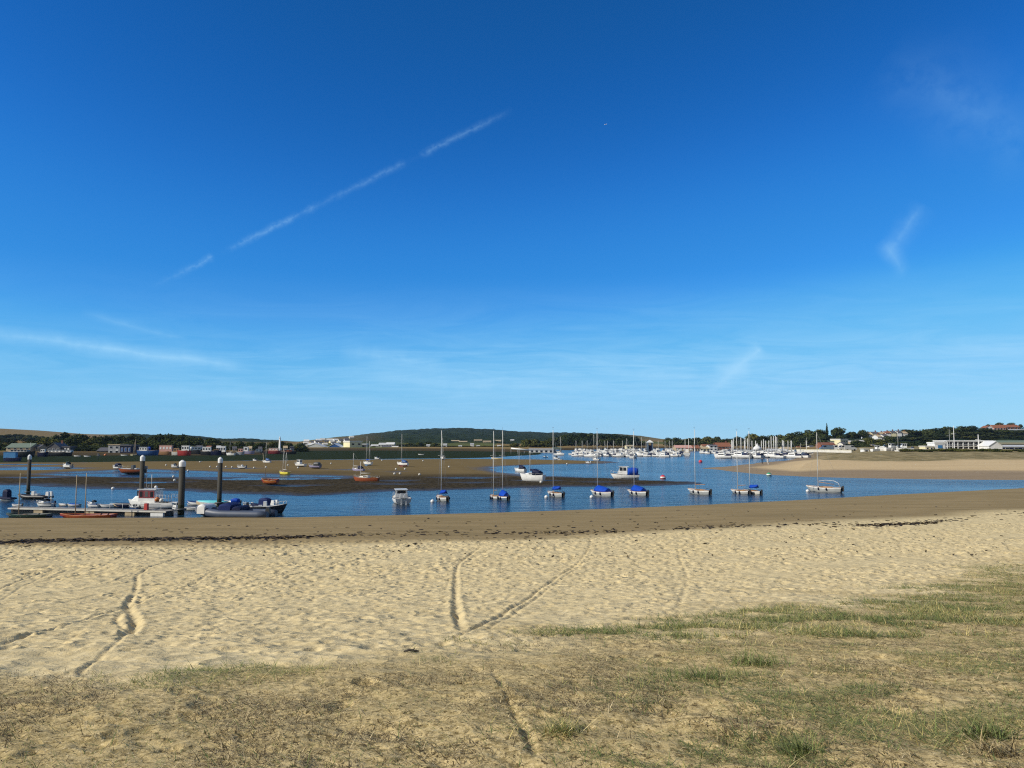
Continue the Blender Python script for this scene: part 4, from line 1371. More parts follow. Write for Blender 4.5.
# ------------------------------------------------------------------ buoys and marks
buoy('red and white channel buoy between the blue canopied launch and the spit', 663, 478.6, .55, 'buoyred', band='white')
buoy('red can buoy near the end of the sand spit', 700.5, 462.2, .62, 'buoyred')
buoy('green buoy with a pale top close under the spit', 769, 475.6, .50, 'buoygreen', band='white')
buoy('white buoy floating below the pontoon boats, left of the cabin boat', 113, 489.0, .24, 'white', 'white mooring buoys')
tiny = [(200, 462.6), (188, 471.6), (173.5, 477.8), (174.6, 481.6), (184, 478), (166, 466), (210, 467.6), (217, 467.6), (226, 467.6), (232, 468), (288, 466), (331, 464.2), (423, 461.5), (396, 470), (405, 470), (394.5, 474.8),
        (400, 474.6), (419.5, 475.6), (382, 461), (541, 483.4), (567, 464.6), (298, 468.6), (266, 468), (254, 468.6), (449, 467.6)]
src = None
for (bx, by) in tiny:
    q = gp(bx, by, mz(bx, by))
    if src is None:
        src = thing('buoy', 'small white mooring buoy dropped on the bare mud', 'buoy', q, 0, 'small white buoys on the mud')
        MB().lathe([(.03, 0), (.18, .06), (.24, .22), (.17, .38), (.03, .44)], 10).build('float', 'offwhite', src)
        o = src
    else:
        o = copy_tree(src)
    o.location = q

# ------------------------------------------------------------------ piles and pontoon at the left
def pile(label, px, Y, top_py, dia):
    x = at(px, 500, Y).x; zt = at(px, top_py, Y).z
    t = thing('mooring_pile', label, 'pile', (x, Y, -2.0), 0, 'mooring piles with white caps')
    r = dia / 2; h = zt + 2.0; cap = .62
    MB().lathe([(r, 0), (r, 2.0), (r, h - cap - .02)], 20).build('shaft', 'pile', t)
    MB().lathe([(r * 1.012, 1.6), (r * 1.012, 2.9), (r * 1.0, 2.95)], 20).build('tide_mark', 'tide', t)
    MB().lathe([(r * 1.06, h - cap), (r * 1.06, h - cap + .01), (r * 1.06, h - .20), (r * 1.05, h - .19), (r * .95, h - .17), (r * .35, h - .02), (.02, h)], 20).build('cap', 'white', t)
    MB().lathe([(r + .05, 2.42), (r + .20, 2.44), (r + .20, 2.56), (r + .05, 2.58)], 16).build('guide_collar', 'darkgrey', t)
    return t


pile('thin far mooring pile at the left edge among the moored boats', 27.8, 97, 454.5, .42)
pile('dark mooring pile standing in front of the white cabin boat', 141.2, 80, 455, .46)
pile('tallest nearest mooring pile at the end of the pontoon', 181.3, 73, 460, .58)
pile('mooring pile behind the navy canopy, rightmost of the four', 219.3, 80.5, 457, .46)

A = gp(8, 512.5, .0); Bp = gp(166, 515.5, .0)
A = Vector((gp(8, 508, .45).x, gp(8, 508, .45).y, 0)); Bp = Vector((gp(166, 511.5, .45).x, gp(166, 511.5, .45).y, 0))
dv = (Bp - A); Lp = dv.length; rzp = math.atan2(dv.y, dv.x)
pt = thing('pontoon', 'long pale timber pontoon with white box floats under its edge', 'pontoon', (A.x, A.y, 0), rzp)
mb = MB()
nb = 60
for k in range(nb):
    mb.box((Lp * (k + .5) / nb, .6, .45), (Lp / nb - .03, 1.2, .05))
mb.build('decking', 'dock', pt)
MB().box((Lp / 2, .0, .41), (Lp, .08, .13)).box((Lp / 2, 1.24, .41), (Lp, .08, .13)).build('edge_beam', 'offwhite', pt)
MB().box((Lp / 2, .70, .17), (Lp - .2, .9, .33)).build('shade_skirt', 'black', pt)  # black skirt put in for the shade under the deck
for fx, colr in ((.20, 'tan'), (.53, 'tan'), (.78, 'tan'), (.945, 'white')):
    box((Lp * fx, .78, .10), (1.3 if colr == 'white' else 1.0, 1.62, .36)).build('float', colr, pt)
for fx in (.06, .28, .50, .72, .92):
    MB().box((Lp * fx, .14, .52), (.28, .07, .05)).box((Lp * fx, .14, .56), (.40, .06, .04)).build('cleat', 'grey', pt)
# finger
MB().box((Lp * .80, 2.2, .42), (.9, 1.9, .08)).build('finger_walkway', 'dock', pt)
box((Lp * .845, .8, .78), (.32, .3, .60), taper=.9).build('service_post', 'red', pt)
tubes_ = MB()
for k in range(5):
    tubes_.tube([(Lp * (.60 + .08 * k), 1.16, .45), (Lp * (.60 + .08 * k), 1.16, .95)], .025, 5)
tubes_.tube([(Lp * .60, 1.16, .95), (Lp * .92, 1.16, .95)], .022, 5)
tubes_.build('hand_rail', 'lightgrey', pt)

# boats lying at the pontoon
rib('navy hulled inflatable at the left edge with a white console', 6, 500.5, 20, 75, tube_col='navy', canopies=((.30, .60, 1.0, 'navy'),), engines=0)
rib('dark inflatable with white seats and two white outboards behind the far pile', 33, 499.0, 34, 84, tube_col='black', engines=2, ecol='white')
motor('white open boat with a dark windscreen moored behind the left end of the pontoon', 45, 506.3, 22, 78, hull='white', cab='cuddy', engines=1, ecol='navy')
dinghy('dark green clinker boat with one white mast in front of the pontoon', 28, 517.0, 46, 86, hull='green', inner='darkgrey', gun='green', mast=[(.72, 473, 0)], ratio=.3, kind='sailing boat', F=.06)
dinghy('orange red two masted boat lying against the front of the pontoon', 87, 517.6, 55, 88, hull='rust', inner='maroon', gun='orange', mast=[(.72, 475, 0), (.54, 473, 0)], ratio=.3, kind='sailing boat', F=.05)
dinghy('upturned looking white tender with a rounded cover, behind the two bare masts', 63, 505.8, 12, 70, hull='white', cover='offwhite', gun='lightgrey')
motor('small white boat with a high bow and twin rods behind the pontoon', 93, 507.0, 17, 72, hull='white', bottom='midblue', cab='cuddy', engines=0, fscale=1.35, stripe='midblue')
dinghy('low white open boat between the high bowed boat and the navy covered one', 107, 507.2, 18, 84, hull='white', inner='lightgrey', gun='lightgrey', engine='black')
dinghy('dinghy under a dark navy cover behind the pontoon rail', 124, 507.4, 24, 86, hull='navy', cover='navy', gun='darkgrey', engine='lightgrey')

# the white cabin boat with red framed windows
p, L, rz = place(152, 508.0, 55, 80, .30)
t = thing('cabin_boat', 'white cabin boat with deep red window curtains and an aft rail, largest at the pontoon', 'motor boat', p, rz)
H = hull_shape(L, .34 * L, .62, draft=.35, transom=.85, rise=.45, n=12, rake=.10, stern_rise=0)
hull_mesh(H, wl=.08).build('hull', ['white', 'navy'], t)
d, w = deck_mesh(H, well=(.0909, .2728), inset=.8, floor=-.3); d.build('deck', 'offwhite', t); w.build('cockpit', 'tan', t)
x0 = sheer(H, .36)[0]; x1 = sheer(H, .70)[0]; zd = sheer(H, .5)[2]; hw = sheer(H, .55)[1] * .80
sal = box(((x0 + x1) / 2, 0, zd + .62), (x1 - x0, 2 * hw, 1.30), taper=.96).build('saloon', 'white', t)
for sd in (1, -1):
    for k in range(3):
        xc = x0 + (x1 - x0) * (.18 + .32 * k)
        wf = box((xc, sd * (hw * .985), zd + .80), ((x1 - x0) * .29, .05, .74)).build('window', 'maroon', sal)
        box((xc, sd * (hw * .985 + .026), zd + .82), ((x1 - x0) * .17, .02, .56)).build('pane', 'glass' if k != 1 else 'darkgrey', wf)
box(((x0 + x1) / 2, 0, zd + 1.30), (x1 - x0 + .25, 2 * hw + .1, .07)).build('roof', 'lightgrey', t)
xw0, xw1 = x1 - .02, sheer(H, .90)[0]
wh = MB().loft([[Vector((xw0, hw * .95, zd - .05)), Vector((xw0, -hw * .95, zd - .05)), Vector((xw1, -hw * .45, zd + .1)), Vector((xw1, hw * .45, zd + .1))],
                [Vector((xw0, hw * .9, zd + .62)), Vector((xw0, -hw * .9, zd + .62)), Vector((xw1 - .55, -hw * .55, zd + .58)), Vector((xw1 - .55, hw * .55, zd + .58))]], smooth=False).build('forward_cabin', 'white', t)
wm_ = MB().loft([[Vector((xw0, hw * .8, zd + .60)), Vector((xw0, -hw * .8, zd + .60)), Vector((xw1 - .75, -hw * .6, zd + .60)), Vector((xw1 - .75, hw * .6, zd + .60))],
                 [Vector((xw0, hw * .75, zd + 1.15)), Vector((xw0, -hw * .75, zd + 1.15)), Vector((xw0 + .35, -hw * .65, zd + 1.15)), Vector((xw0 + .35, hw * .65, zd + 1.15))]], smooth=False).build('windscreen', 'glass', t)
for (xx, hh) in ((x0 + .9, 1.5), (x0 + 1.5, 2.3)):
    tube([(xx, 0, zd + 1.3), (xx, 0, zd + 1.3 + hh)], .03, 5).build('aerial', 'alu', t)
MB().ball((x0 + .4, 0, zd + 1.5), .16).build('radar_dome', 'white', t)
MB().tube([(x0 + 1.2, -.25, zd + 1.33), (x0 + 1.2, 0, zd + 1.75), (x0 + 1.2, .25, zd + 1.33)], .03, 5).build('mast_frame', 'grey', t)
mb = MB(); xa = sheer(H, 0)[0]
for k in range(6):
    xx = xa + .1 + (x0 - xa - .3) * k / 5
    for sd in (1, -1):
        mb.tube([(xx, sd * hw, zd - .1), (xx, sd * hw, zd + .75)], .02, 4)
for sd in (1, -1):
    for zz in (.40, .75):
        mb.tube([(xa + .1, sd * hw, zd + zz), (x0 - .2, sd * hw, zd + zz)], .018, 4)
mb.build('aft_rail', 'lightgrey', t)
MB().ball((x0 - .35, hw + .06, zd + .30), .26).build('mooring_ball', 'orange', t)
MB().ball((x0 - .80, hw + .02, zd + .20), .22).build('mooring_ball', 'offwhite', t)

motor('white boat with a pointed cabin half hidden behind the nearest pile', 177, 510.0, 18, 60, hull='white', cab='wheelhouse', engines=0, fscale=1.1)
dinghy('white boat with a blue striped side and raised bow, right of the nearest pile', 197, 505.0, 26, 76, hull='white', bottom='midblue', inner='midblue', gun='midblue', kind='motor boat', engine=None)
dinghy('turquoise covered rowing boat behind the rightmost pile', 212, 506.8, 34, 84, hull='offwhite', cover='turquoise', gun='lightgrey')
dinghy('cream flat tender low in the water just right of the nearest pile', 191, 510.2, 20, 80, hull='offwhite', inner='lightgrey', gun='lightgrey')
rib('long blue grey inflatable with a white bow canvas and navy canopy, the nearest boat', 231, 516.4, 80, 82, tube_col='ribgrey', canopies=((.79, .89, .85, 'white'), (.44, .60, .95, 'canvasblue'), (.31, .42, .70, 'navy')), engines=1, ecol='black', console=False, ratio=.34)
motor('dark hulled fishing boat with a steel gantry, right end of the moored group', 268, 513.2, 38, -80, hull='rubber', bottom='black', cab='console', canopy=None, engines=1, ecol='black', fscale=1.25, ratio=.34)
rib('dark blue inflatable half hidden behind the navy canopy', 262, 508.5, 30, 70, tube_col='navy', canopies=((.2, .55, .8, 'canvasblue'),), engines=2, ecol='white', console=True)
dinghy('small grey rowing tender floating between the cabin boat and the pile', 166, 511.6, 16, 80, hull='bluegrey', inner='darkgrey', gun='darkgrey')

dinghy('small boat under a bright blue cover behind the left end of the pontoon', 74, 506.2, 14, 84, hull='white', cover='blue', gun='lightgrey')
dinghy('white tender with an upright outboard at the far left of the pontoon', 17, 506.5, 14, 72, hull='white', inner='lightgrey', gun='lightgrey', engine='black')
motor('small blue boat with a white cuddy tucked under the cabin boat bow', 134, 509.0, 14, 70, hull='midblue', bottom='navy', cab='cuddy', engines=1, ecol='black')
dinghy('blue covered dinghy between the cabin boat and the nearest pile', 170, 508.4, 14, 84, hull='lightgrey', cover='canvasblue', gun='lightgrey')
motor('little white cabin boat with a blue awning beyond the turquoise cover', 232, 505.0, 18, 80, hull='white', bottom='midblue', cab='cuddy', canopy='blue', engines=1)
motor('white centre console boat behind the fishing boat gantry', 251, 507.4, 20, 76, hull='white', bottom='navy', cab='console', engines=1, ecol='black')
# ------------------------------------------------------------------ trees
def leaf_mat(name, dark, light):
    m, g = new_mat(name)
    oi = g.n('ShaderNodeObjectInfo').outputs['Random']
    t = g.attr('tone')
    c = g.mix(t, dark, light)
    c = g.mix(g.math('MULTIPLY', oi, .45), c, tuple(.5 * (a + b) * 1.25 for a, b in zip(dark, (.05, .06, .02))))
    g.L.new(c, g.bsdf.inputs['Base Color']); g.bsdf.inputs['Roughness'].default_value = .8
    g.bsdf.inputs['Specular IOR Level'].default_value = .0
    return m


LEAF_DARK = leaf_mat('dark_foliage', (.011, .020, .009), (.085, .100, .032))
LEAF_OLIVE = leaf_mat('olive_foliage', (.045, .055, .016), (.150, .145, .042))
LEAF_PINE = leaf_mat('evergreen_foliage', (.008, .018, .011), (.030, .048, .022))


def crown_quads(kind, seed, n=1500):
    r = np.random.default_rng(seed)
    lobes = []
    if kind == 'tall':
        for k in range(9):
            f = k / 8; lobes.append((r.normal(0, .03), r.normal(0, .03), .12 + .80 * f, .17 * math.sin(PI * (.18 + .75 * f)) + .05, .14))
    else:
        for k in range(11):
            th = r.random() * 2 * PI; rr = .30 * math.sqrt(r.random()); zz = .34 + .42 * r.random()
            s = (.17 + .13 * r.random()) * (1.0 if zz < .6 else .85)
            lobes.append((rr * math.cos(th), rr * math.sin(th), zz, s, s * .85))
        lobes.append((0, 0, .72, .24, .22)); lobes.append((.05, 0, .50, .34, .26))
        for k in range(5):
            th = r.random() * 2 * PI; lobes.append((.30 * math.cos(th), .30 * math.sin(th), .24, .17, .16))
    V = np.zeros((n, 4, 3)); T = np.zeros(n)
    w = np.array([l[3] ** 2 for l in lobes]); w /= w.sum()
    ids = r.choice(len(lobes), n, p=w)
    tl = r.random(len(lobes))
    for i in range(n):
        l = lobes[ids[i]]
        d = r.normal(size=3); d /= np.linalg.norm(d)
        k = .70 + .36 * r.random()
        c = np.array([l[0] + d[0] * l[3] * k, l[1] + d[1] * l[3] * k, l[2] + d[2] * l[4] * k])
        nrm = d + r.normal(size=3) * .45; nrm /= np.linalg.norm(nrm)
        a = np.cross(nrm, r.normal(size=3)); a /= np.linalg.norm(a); b = np.cross(nrm, a)
        s = (.020 + .030 * r.random()) * (.8 if kind == 'tall' else 1.0)
        V[i] = [c - a * s - b * s * .6, c + a * s * .6 - b * s, c + a * s + b * s * .7, c - a * s * .7 + b * s]
        T[i] = np.clip(.45 * tl[ids[i]] + .55 * r.random(), 0, 1)
    return V, T


def trunk_mb(seed, kind):
    r = random.Random(seed); mb = MB()
    h = .5 if kind != 'tall' else .8
    mb.tube([(0, 0, -.05), (.008, .005, .15), (.0, .01, h)], [.030, .024, .010], 7)
    if kind != 'tall':
        for k in range(5):
            th = k * 1.26 + r.random(); z0 = .16 + .06 * k; L = .26
            mb.tube([(0, 0, z0), (L * .5 * math.cos(th), L * .5 * math.sin(th), z0 + .12), (L * math.cos(th), L * math.sin(th), z0 + .26)], [.014, .010, .004], 5)
    return mb


PROTO = {}


def tree_proto(key, kind, seed, lm):
    V, T = crown_quads(kind, seed)
    o = quads_object('crown', V, [lm], attrs={'tone': T})
    tr = trunk_mb(seed, kind).build('trunk', 'trunk')
    PROTO[key] = (o.data, tr.data)
    bpy.data.objects.remove(o); bpy.data.objects.remove(tr)


for k in range(4):
    tree_proto('dark%d' % k, 'round', 100 + k, LEAF_DARK)
for k in range(2):
    tree_proto('olive%d' % k, 'round', 120 + k, LEAF_OLIVE)
    tree_proto('pine%d' % k, 'round', 130 + k, LEAF_PINE)
tree_proto('tall', 'tall', 140, LEAF_PINE)


def tree(px, top, wpx, Y, key, label, group=None, name='tree', zb=None, sy=1.0):
    if Y is None:
        Y = land_hit(px, top + 4.5)
    zb = land_at(px, Y) - .3 if zb is None else zb
    x = at(px, 440, Y).x; h = at(px, top - .5, Y).z - zb
    w = wpx * Y / FPX
    if h < 1.0:
        h = 1.0
    t = thing(name, label, 'tree' if name == 'tree' else 'bush', (x, Y, zb), random.random() * 6.28, group)
    t.scale = (w / .92, w / .92 * sy, h / .88)
    cm, tm = PROTO[key]
    for nm, me in (('crown', cm), ('trunk', tm)):
        o = bpy.data.objects.new(nm, me); COL.objects.link(o); o.parent = t
    return t


def belt(pts, Y, dY, key, label, group, w=14.5, step=9.5, under=True, lower=4.0):
    """a line of separate trees whose tops follow (px, py) points"""
    xs = [p[0] for p in pts]; ys = [p[1] for p in pts]
    x = xs[0]; px_max = xs[-1]
    n = 0
    while x < xs[-1]:
        tp = float(np.interp(x, xs, ys)) + random.uniform(-.5, 1.0)
        ky = random.choice(key)
        tree(x + random.uniform(-1, 1), tp, w * random.uniform(.85, 1.25), None if Y is None else Y + random.uniform(-.3, .6) * dY, ky, label, group)
        if under:
            tree(x + step * .5 + random.uniform(-1, 1), tp + lower + random.uniform(-.8, 1.2), w * random.uniform(.85, 1.1), None if Y is None else Y - dY * random.uniform(.8, 1.3), random.choice(key), label, group)
        if under and lower > 3.4 and px_max < 300 and Y:
            tree(x + random.uniform(-2, 2), tp + lower * 1.9 + random.uniform(-.8, 1.2), w * random.uniform(.8, 1.0), Y - dY * random.uniform(1.6, 2.0), random.choice(key), label, group)
        x += step * random.uniform(.8, 1.25); n += 1


D4 = ['dark0', 'dark1', 'dark2', 'dark3', 'dark0', 'dark2', 'pine0', 'olive1']
belt([(56, 436), (64, 433.6), (74, 435.2), (92, 435.4), (104, 437), (122, 436), (134, 435.6), (146, 438.2), (158, 436), (166, 434.8), (178, 435.6), (190, 437.2), (200, 438)], 430, 18, D4, 'dark leafy tree in the belt behind the houseboats on the left', 'trees behind the houseboats')
belt([(200, 438.6), (214, 440.4), (236, 442), (262, 443)], 440, 18, D4 + ['olive0'], 'lower tree trailing off to the right of the houseboat belt', 'low trees beyond the houseboats', w=12)
for (px_, tp, w_, ky, lab) in ((46, 438, 20, 'olive0', 'light green spreading tree on the slope left of the dark belt'), (56, 440, 18, 'olive1', 'light olive tree in front of the first dark trees on the left'),
                               (72, 438.5, 14, 'dark1', 'rounded tree behind the dark gabled house'), (30, 441.5, 16, 'dark2', 'dark hedge-like tree behind the green roofed buildings'), (12, 441.5, 18, 'dark3', 'dark tree at the left edge behind the blue covered boat')):
    tree(px_, tp, w_, 400, ky, lab)
belt([(66, 446), (84, 445), (106, 446)], 384, 6, D4, 'low dark bush at the water edge under the left trees', 'bushes under the left trees', w=11, step=7, lower=2.5)
belt([(-40, 434.4), (-10, 435.0), (10, 434.6), (26, 435.4), (44, 437)], None, 40, D4, 'dark wood standing across the brown hill on the left', 'wood on the left hill', w=9, step=6, lower=2.2)
belt([(-40, 440), (-4, 441)], 420, 15, D4, 'dark tree beyond the left edge of the harbour', 'trees past the left edge', w=15)
belt([(264, 443), (285, 442.5), (300, 444)], 470, 15, D4, 'dark low tree left of the boat sheds', 'trees left of the boat sheds', w=11, lower=3)
belt([(360, 445), (374, 444)], 660, 20, D4, 'dark tree behind the flat roofed sheds', 'trees by the flat roofed sheds', w=11, lower=2.5)
belt([(400, 444.5), (412, 442.4), (424, 442), (436, 443.6), (446, 446), (466, 447.4), (492, 446.6), (514, 446.2)], 640, 20, D4, 'dark round tree along the shore under the wooded hill', 'shore trees under the wooded hill', w=13, lower=3)
belt([(516, 443.5), (526, 440.5), (538, 439.5), (548, 441.5), (553, 443)], 600, 20, ['olive0', 'olive1', 'dark1'], 'olive green tree behind the long white shed', 'olive trees behind the white shed', w=14, lower=4)
belt([(553, 437.5), (566, 435), (580, 434.2), (596, 434.4), (612, 435.2), (626, 436.2), (640, 438), (646, 440)], 720, 30, ['pine0', 'pine1', 'dark2'], 'dark evergreen tree in the plantation behind the marina', 'plantation trees behind the marina', w=16, step=9, lower=4)
belt([(668, 438.5), (678, 437), (690, 438.6), (702, 438.4), (712, 436.8), (722, 437), (732, 439), (740, 436.4), (750, 435)], 700, 30, D4, 'green tree on the skyline behind the brick and cream houses', 'skyline trees behind the houses', w=13, lower=3.5)
belt([(752, 435.4), (764, 436.2), (778, 435.8), (790, 434), (800, 432.4), (812, 431), (821, 431)], 640, 30, D4, 'dark tree in the tall belt behind the yacht masts', 'tall belt behind the yacht masts', w=18, step=9, lower=5)
belt([(752, 441), (780, 441), (820, 440)], 600, 16, D4, 'dark tree in the lower row behind the yacht masts', 'lower row behind the yacht masts', w=16, step=11, lower=3)
tree(827, 426.5, 5.2, 640, 'tall', 'narrow dark cypress standing above the other trees')
tree(838.5, 428.3, 15, 640, 'dark1', 'broad domed tree to the right of the cypress')
tree(852.5, 432.4, 13, 640, 'dark0', 'round tree between the cream house and the hill houses')
tree(863, 430.8, 13, 640, 'dark3', 'broad dark tree in front of the hill houses, right of the round one')
for (px_, tp, w_, lab) in ((857, 440, 15, 'dark bush like tree under the row of pale roofs'), (870, 437.5, 14, 'bright edged tree below the hill houses'), (878, 439, 16, 'dark tree just above the laid up white boats'), (846, 443.5, 13, 'small dark tree behind the parked vans'), (824, 440, 12, 'dark tree left of the terracotta house'), (890, 436, 13, 'tree on the slope right of the hill houses')):
    tree(px_, tp + .9, w_, 542, random.choice(D4), lab)
belt([(906, 430.6), (912, 430.4), (918, 431.4), (926, 430), (936, 428.4), (946, 427.2), (958, 426.2), (970, 426), (982, 427.4), (996, 430), (1010, 431), (1040, 431)], 660, 26, D4, 'dark tree in the wooded slope above the clubhouse', 'wooded slope above the clubhouse', w=18, step=10.5, lower=5)
belt([(884, 440), (910, 438), (940, 437), (980, 436), (1040, 437)], 600, 20, D4 + ['olive0'], 'dark tree low on the slope behind the clubhouse', 'lower slope behind the clubhouse', w=19, step=12, lower=5)
for (px_, tp, w_, lab) in ((1000, 423.2, 8, 'round tree on the hilltop among red roofs'), (1011, 423.6, 9, 'wider tree on the hilltop right of the round one'), (989, 425, 6, 'small dark tree beside the white gabled hilltop house'), (1021, 425, 6, 'small tree at the right edge of the hilltop')):
    tree(px_, tp, w_, 790, 'dark%d' % random.randint(0, 3), lab)
belt([(862, 442), (876, 443.5), (890, 443), (905, 441.5), (922, 441), (936, 441)], 480, 14, D4, 'dark tree behind the laid up boats and the huts', 'trees behind the boat park', w=16, step=11, lower=3)
# low shrubs on the spit
xx = 905
while xx < 1045:
    tp = 449.6 + random.uniform(-.8, .9)
    Yb = 262 + random.uniform(-8, 10)
    tree(xx, tp, random.uniform(11, 18), Yb, random.choice(['olive0', 'olive1', 'dark1']), 'low scrubby bush along the top of the far dunes', 'bushes on the far dunes', name='bush', zb=2.6)
    xx += random.uniform(6, 9.5)

# ------------------------------------------------------------------ buildings
def house(label, px0, px1, pyb, pye, pyr, Y=None, depth=8.0, wall='cream', roof='slate', gable='side', rz=0.0, win=(3, 1), cat='house', name='house', chimney=False, group=None, wincol='glass', door=None, below=2.0):
    pc = (px0 + px1) / 2
    Y = land_hit(pc, pyb) if Y is None else Y
    Wd = (px1 - px0) * Y / FPX; c_, s_ = abs(math.cos(rz)), abs(math.sin(rz))
    if rz:
        depth = min(depth, Wd * .45 / max(s_, .2))
    w = max(1.0, (Wd - depth * s_) / max(c_, .3))
    zb = at(pc, pyb, Y).z; he = at(pc, pye, Y).z - zb; hr = at(pc, pyr, Y).z - zb
    he = max(he, .8)
    t = thing(name, label, cat, (at(pc, pyb, Y).x, Y + depth / 2, zb), rz, group)
    hw, hd = w / 2, depth / 2
    wl = MB()
    wl.box((0, 0, (he - below) / 2), (w, depth, he + below))
    ov = .25
    rf = MB()
    if gable == 'flat':
        rf.box((0, 0, he + max(.15, (hr - he) / 2)), (w + .4, depth + .4, max(.25, hr - he)))
    elif gable == 'side':     # ridge runs along the front
        for sg in (1, -1):
            wl.add([(sg * hw, -hd, he), (sg * hw, hd, he), (sg * hw, 0, hr - .15)], [(0, 1, 2)])
            rf.add([(-hw - ov, sg * (hd + ov), he - .12), (hw + ov, sg * (hd + ov), he - .12), (hw + ov, 0, hr), (-hw - ov, 0, hr),
                    (-hw - ov, sg * (hd + ov), he - .30), (hw + ov, sg * (hd + ov), he - .30), (hw + ov, 0, hr - .18), (-hw - ov, 0, hr - .18)],
                   [(0, 1, 2, 3), (4, 5, 6, 7), (0, 1, 5, 4), (0, 3, 7, 4), (1, 2, 6, 5)])
    else:                     # gable faces the viewer
        for sg in (1, -1):
            wl.add([(-hw, sg * hd, he), (hw, sg * hd, he), (0, sg * hd, hr - .15)], [(0, 1, 2)])
            rf.add([(sg * (hw + ov), -hd - ov, he - .12), (sg * (hw + ov), hd + ov, he - .12), (0, hd + ov, hr), (0, -hd - ov, hr),
                    (sg * (hw + ov), -hd - ov, he - .34), (sg * (hw + ov), hd + ov, he - .34), (0, hd + ov, hr - .22), (0, -hd - ov, hr - .22)],
                   [(0, 1, 2, 3), (4, 5, 6, 7), (0, 1, 5, 4), (0, 3, 7, 4), (1, 2, 6, 5)])
    wl.build('wall', wall, t); ro = rf.build('roof', roof, t)
    if chimney:
        box((hw * .55, 0, hr + .3), (.8, .6, 1.5)).build('chimney', 'brick', ro)
    nc, nrw = win
    for r_ in range(nrw):
        for k in range(nc):
            ww = w / nc * .42; wh_ = he / nrw * .42
            zc_ = he * (r_ + .55) / nrw; xc = -hw + w * (k + .5) / nc
            f = box((xc, -hd - .03, zc_), (ww + .2, .08, wh_ + .2)).build('window', 'white' if wall != 'white' else 'grey', t)
            box((xc, -hd - .085, zc_), (ww, .03, wh_)).build('pane', wincol, f)
    if door:
        box((hw * .55, -hd - .04, min(1.1, he * .4)), (1.1, .07, min(2.1, he * .8))).build('door', door, t)
    return t


def houseboat(label, px0, px1, pyw, pyd, pyt, hull='navy', cab='white', roof='lightgrey', f=(.25, .8), wn=3, tilt=0.0, kind='houseboat', name='houseboat', bow=1, wincol='glass', funnel=None, mast=None, z=0.0):
    """barge or converted ship: long hull, deckhouse with windows and roof"""
    pc = (px0 + px1) / 2; p = gp(pc, pyw, z); Y = p.y
    L = (px1 - px0) * Y / FPX * 1.02; F = at(pc, pyd, Y).z - z; T = at(pc, pyt, Y).z - z
    F = max(F, .5)
    t = thing(name, label, kind, p, (PI if bow < 0 else 0) + tilt)
    B = min(L * .30, 4.5)
    H = hull_shape(L, B, F, draft=.8, transom=.85, rise=.22, n=12, rake=.06, stern_rise=.15)
    hull_mesh(H, wl=.12).build('hull', [hull, 'mudhull'], t)
    d, _ = deck_mesh(H, drop=.02); d.build('deck', 'tan', t)
    xa = -L / 2 + L * f[0]; xb_ = -L / 2 + L * f[1]; hc = max(.6, T - F)
    cb = box(((xa + xb_) / 2, 0, F + hc / 2 - .05), (xb_ - xa, B * .72, hc), taper=.97).build('deckhouse', cab, t)
    box(((xa + xb_) / 2, 0, F + hc + .02), (xb_ - xa + .3, B * .78, .12)).build('roof', roof, t)
    for k in range(wn):
        xc = xa + (xb_ - xa) * (k + .5) / wn
        for sd in (-1, 1):
            box((xc, sd * (B * .36 * .985), F + hc * .55), ((xb_ - xa) / wn * .5, .10, hc * .36)).build('window', wincol, cb)
    if funnel:
        MB().lathe([(.5, 0), (.45, 1.8), (.40, 1.8)], 10, c=(xa - .8 if f[0] > .3 else xb_ + .8, 0, F)).build('funnel', funnel, t)
    if mast:
        hm_ = at(pc, mast, Y).z - F
        tube([(xb_ + .6, 0, F - .1), (xb_ + .6, 0, F + hm_)], [.09, .05], 6).build('mast', 'alu', t)
    return t


# left shore: buildings first
house('low building with pale green roof and cream end wall behind the left houseboats', 6, 30, 450, 447.2, 443.2, 375, 9, 'tan', 'greenroof', 'side', win=(4, 1), cat='building', name='building')
house('small dark roofed shed between the green roof and the gabled house', 30, 39, 450, 447, 444.6, 378, 7, 'tan', 'slate', 'side', win=(2, 1), cat='shed', name='shed')
house('dark gabled house with pale barge boards standing over the white striped barge', 47, 60, 451, 447.5, 442.6, 372, 8, 'slate', 'darkgrey', 'front', win=(3, 1), chimney=True)
house('dark low annex right of the gabled house with slim white posts', 60, 70, 451, 447.5, 446.2, 374, 6, 'darkgrey', 'slate', 'flat', win=(3, 1), cat='annex', name='annex', wincol='white')
house('grey flat roofed block with a white doorway, left part of the pair below the trees', 108, 119.5, 454.2, 445.2, 444.2, 362, 8, 'grey', 'tan', 'flat', win=(2, 2), cat='building', name='building', door='white')
house('navy fronted flat roofed block joined to the grey one', 120, 131, 454.2, 446, 444.8, 362, 8, 'navy', 'slate', 'flat', win=(3, 1), cat='building', name='building', wincol='midblue')
house('brown boathouse with a sloping lean to roof under the dark trees', 97, 108, 453.6, 450.5, 447.5, 368, 7, 'mudhull', 'slate', 'side', win=(1, 1), cat='boathouse', name='boathouse')

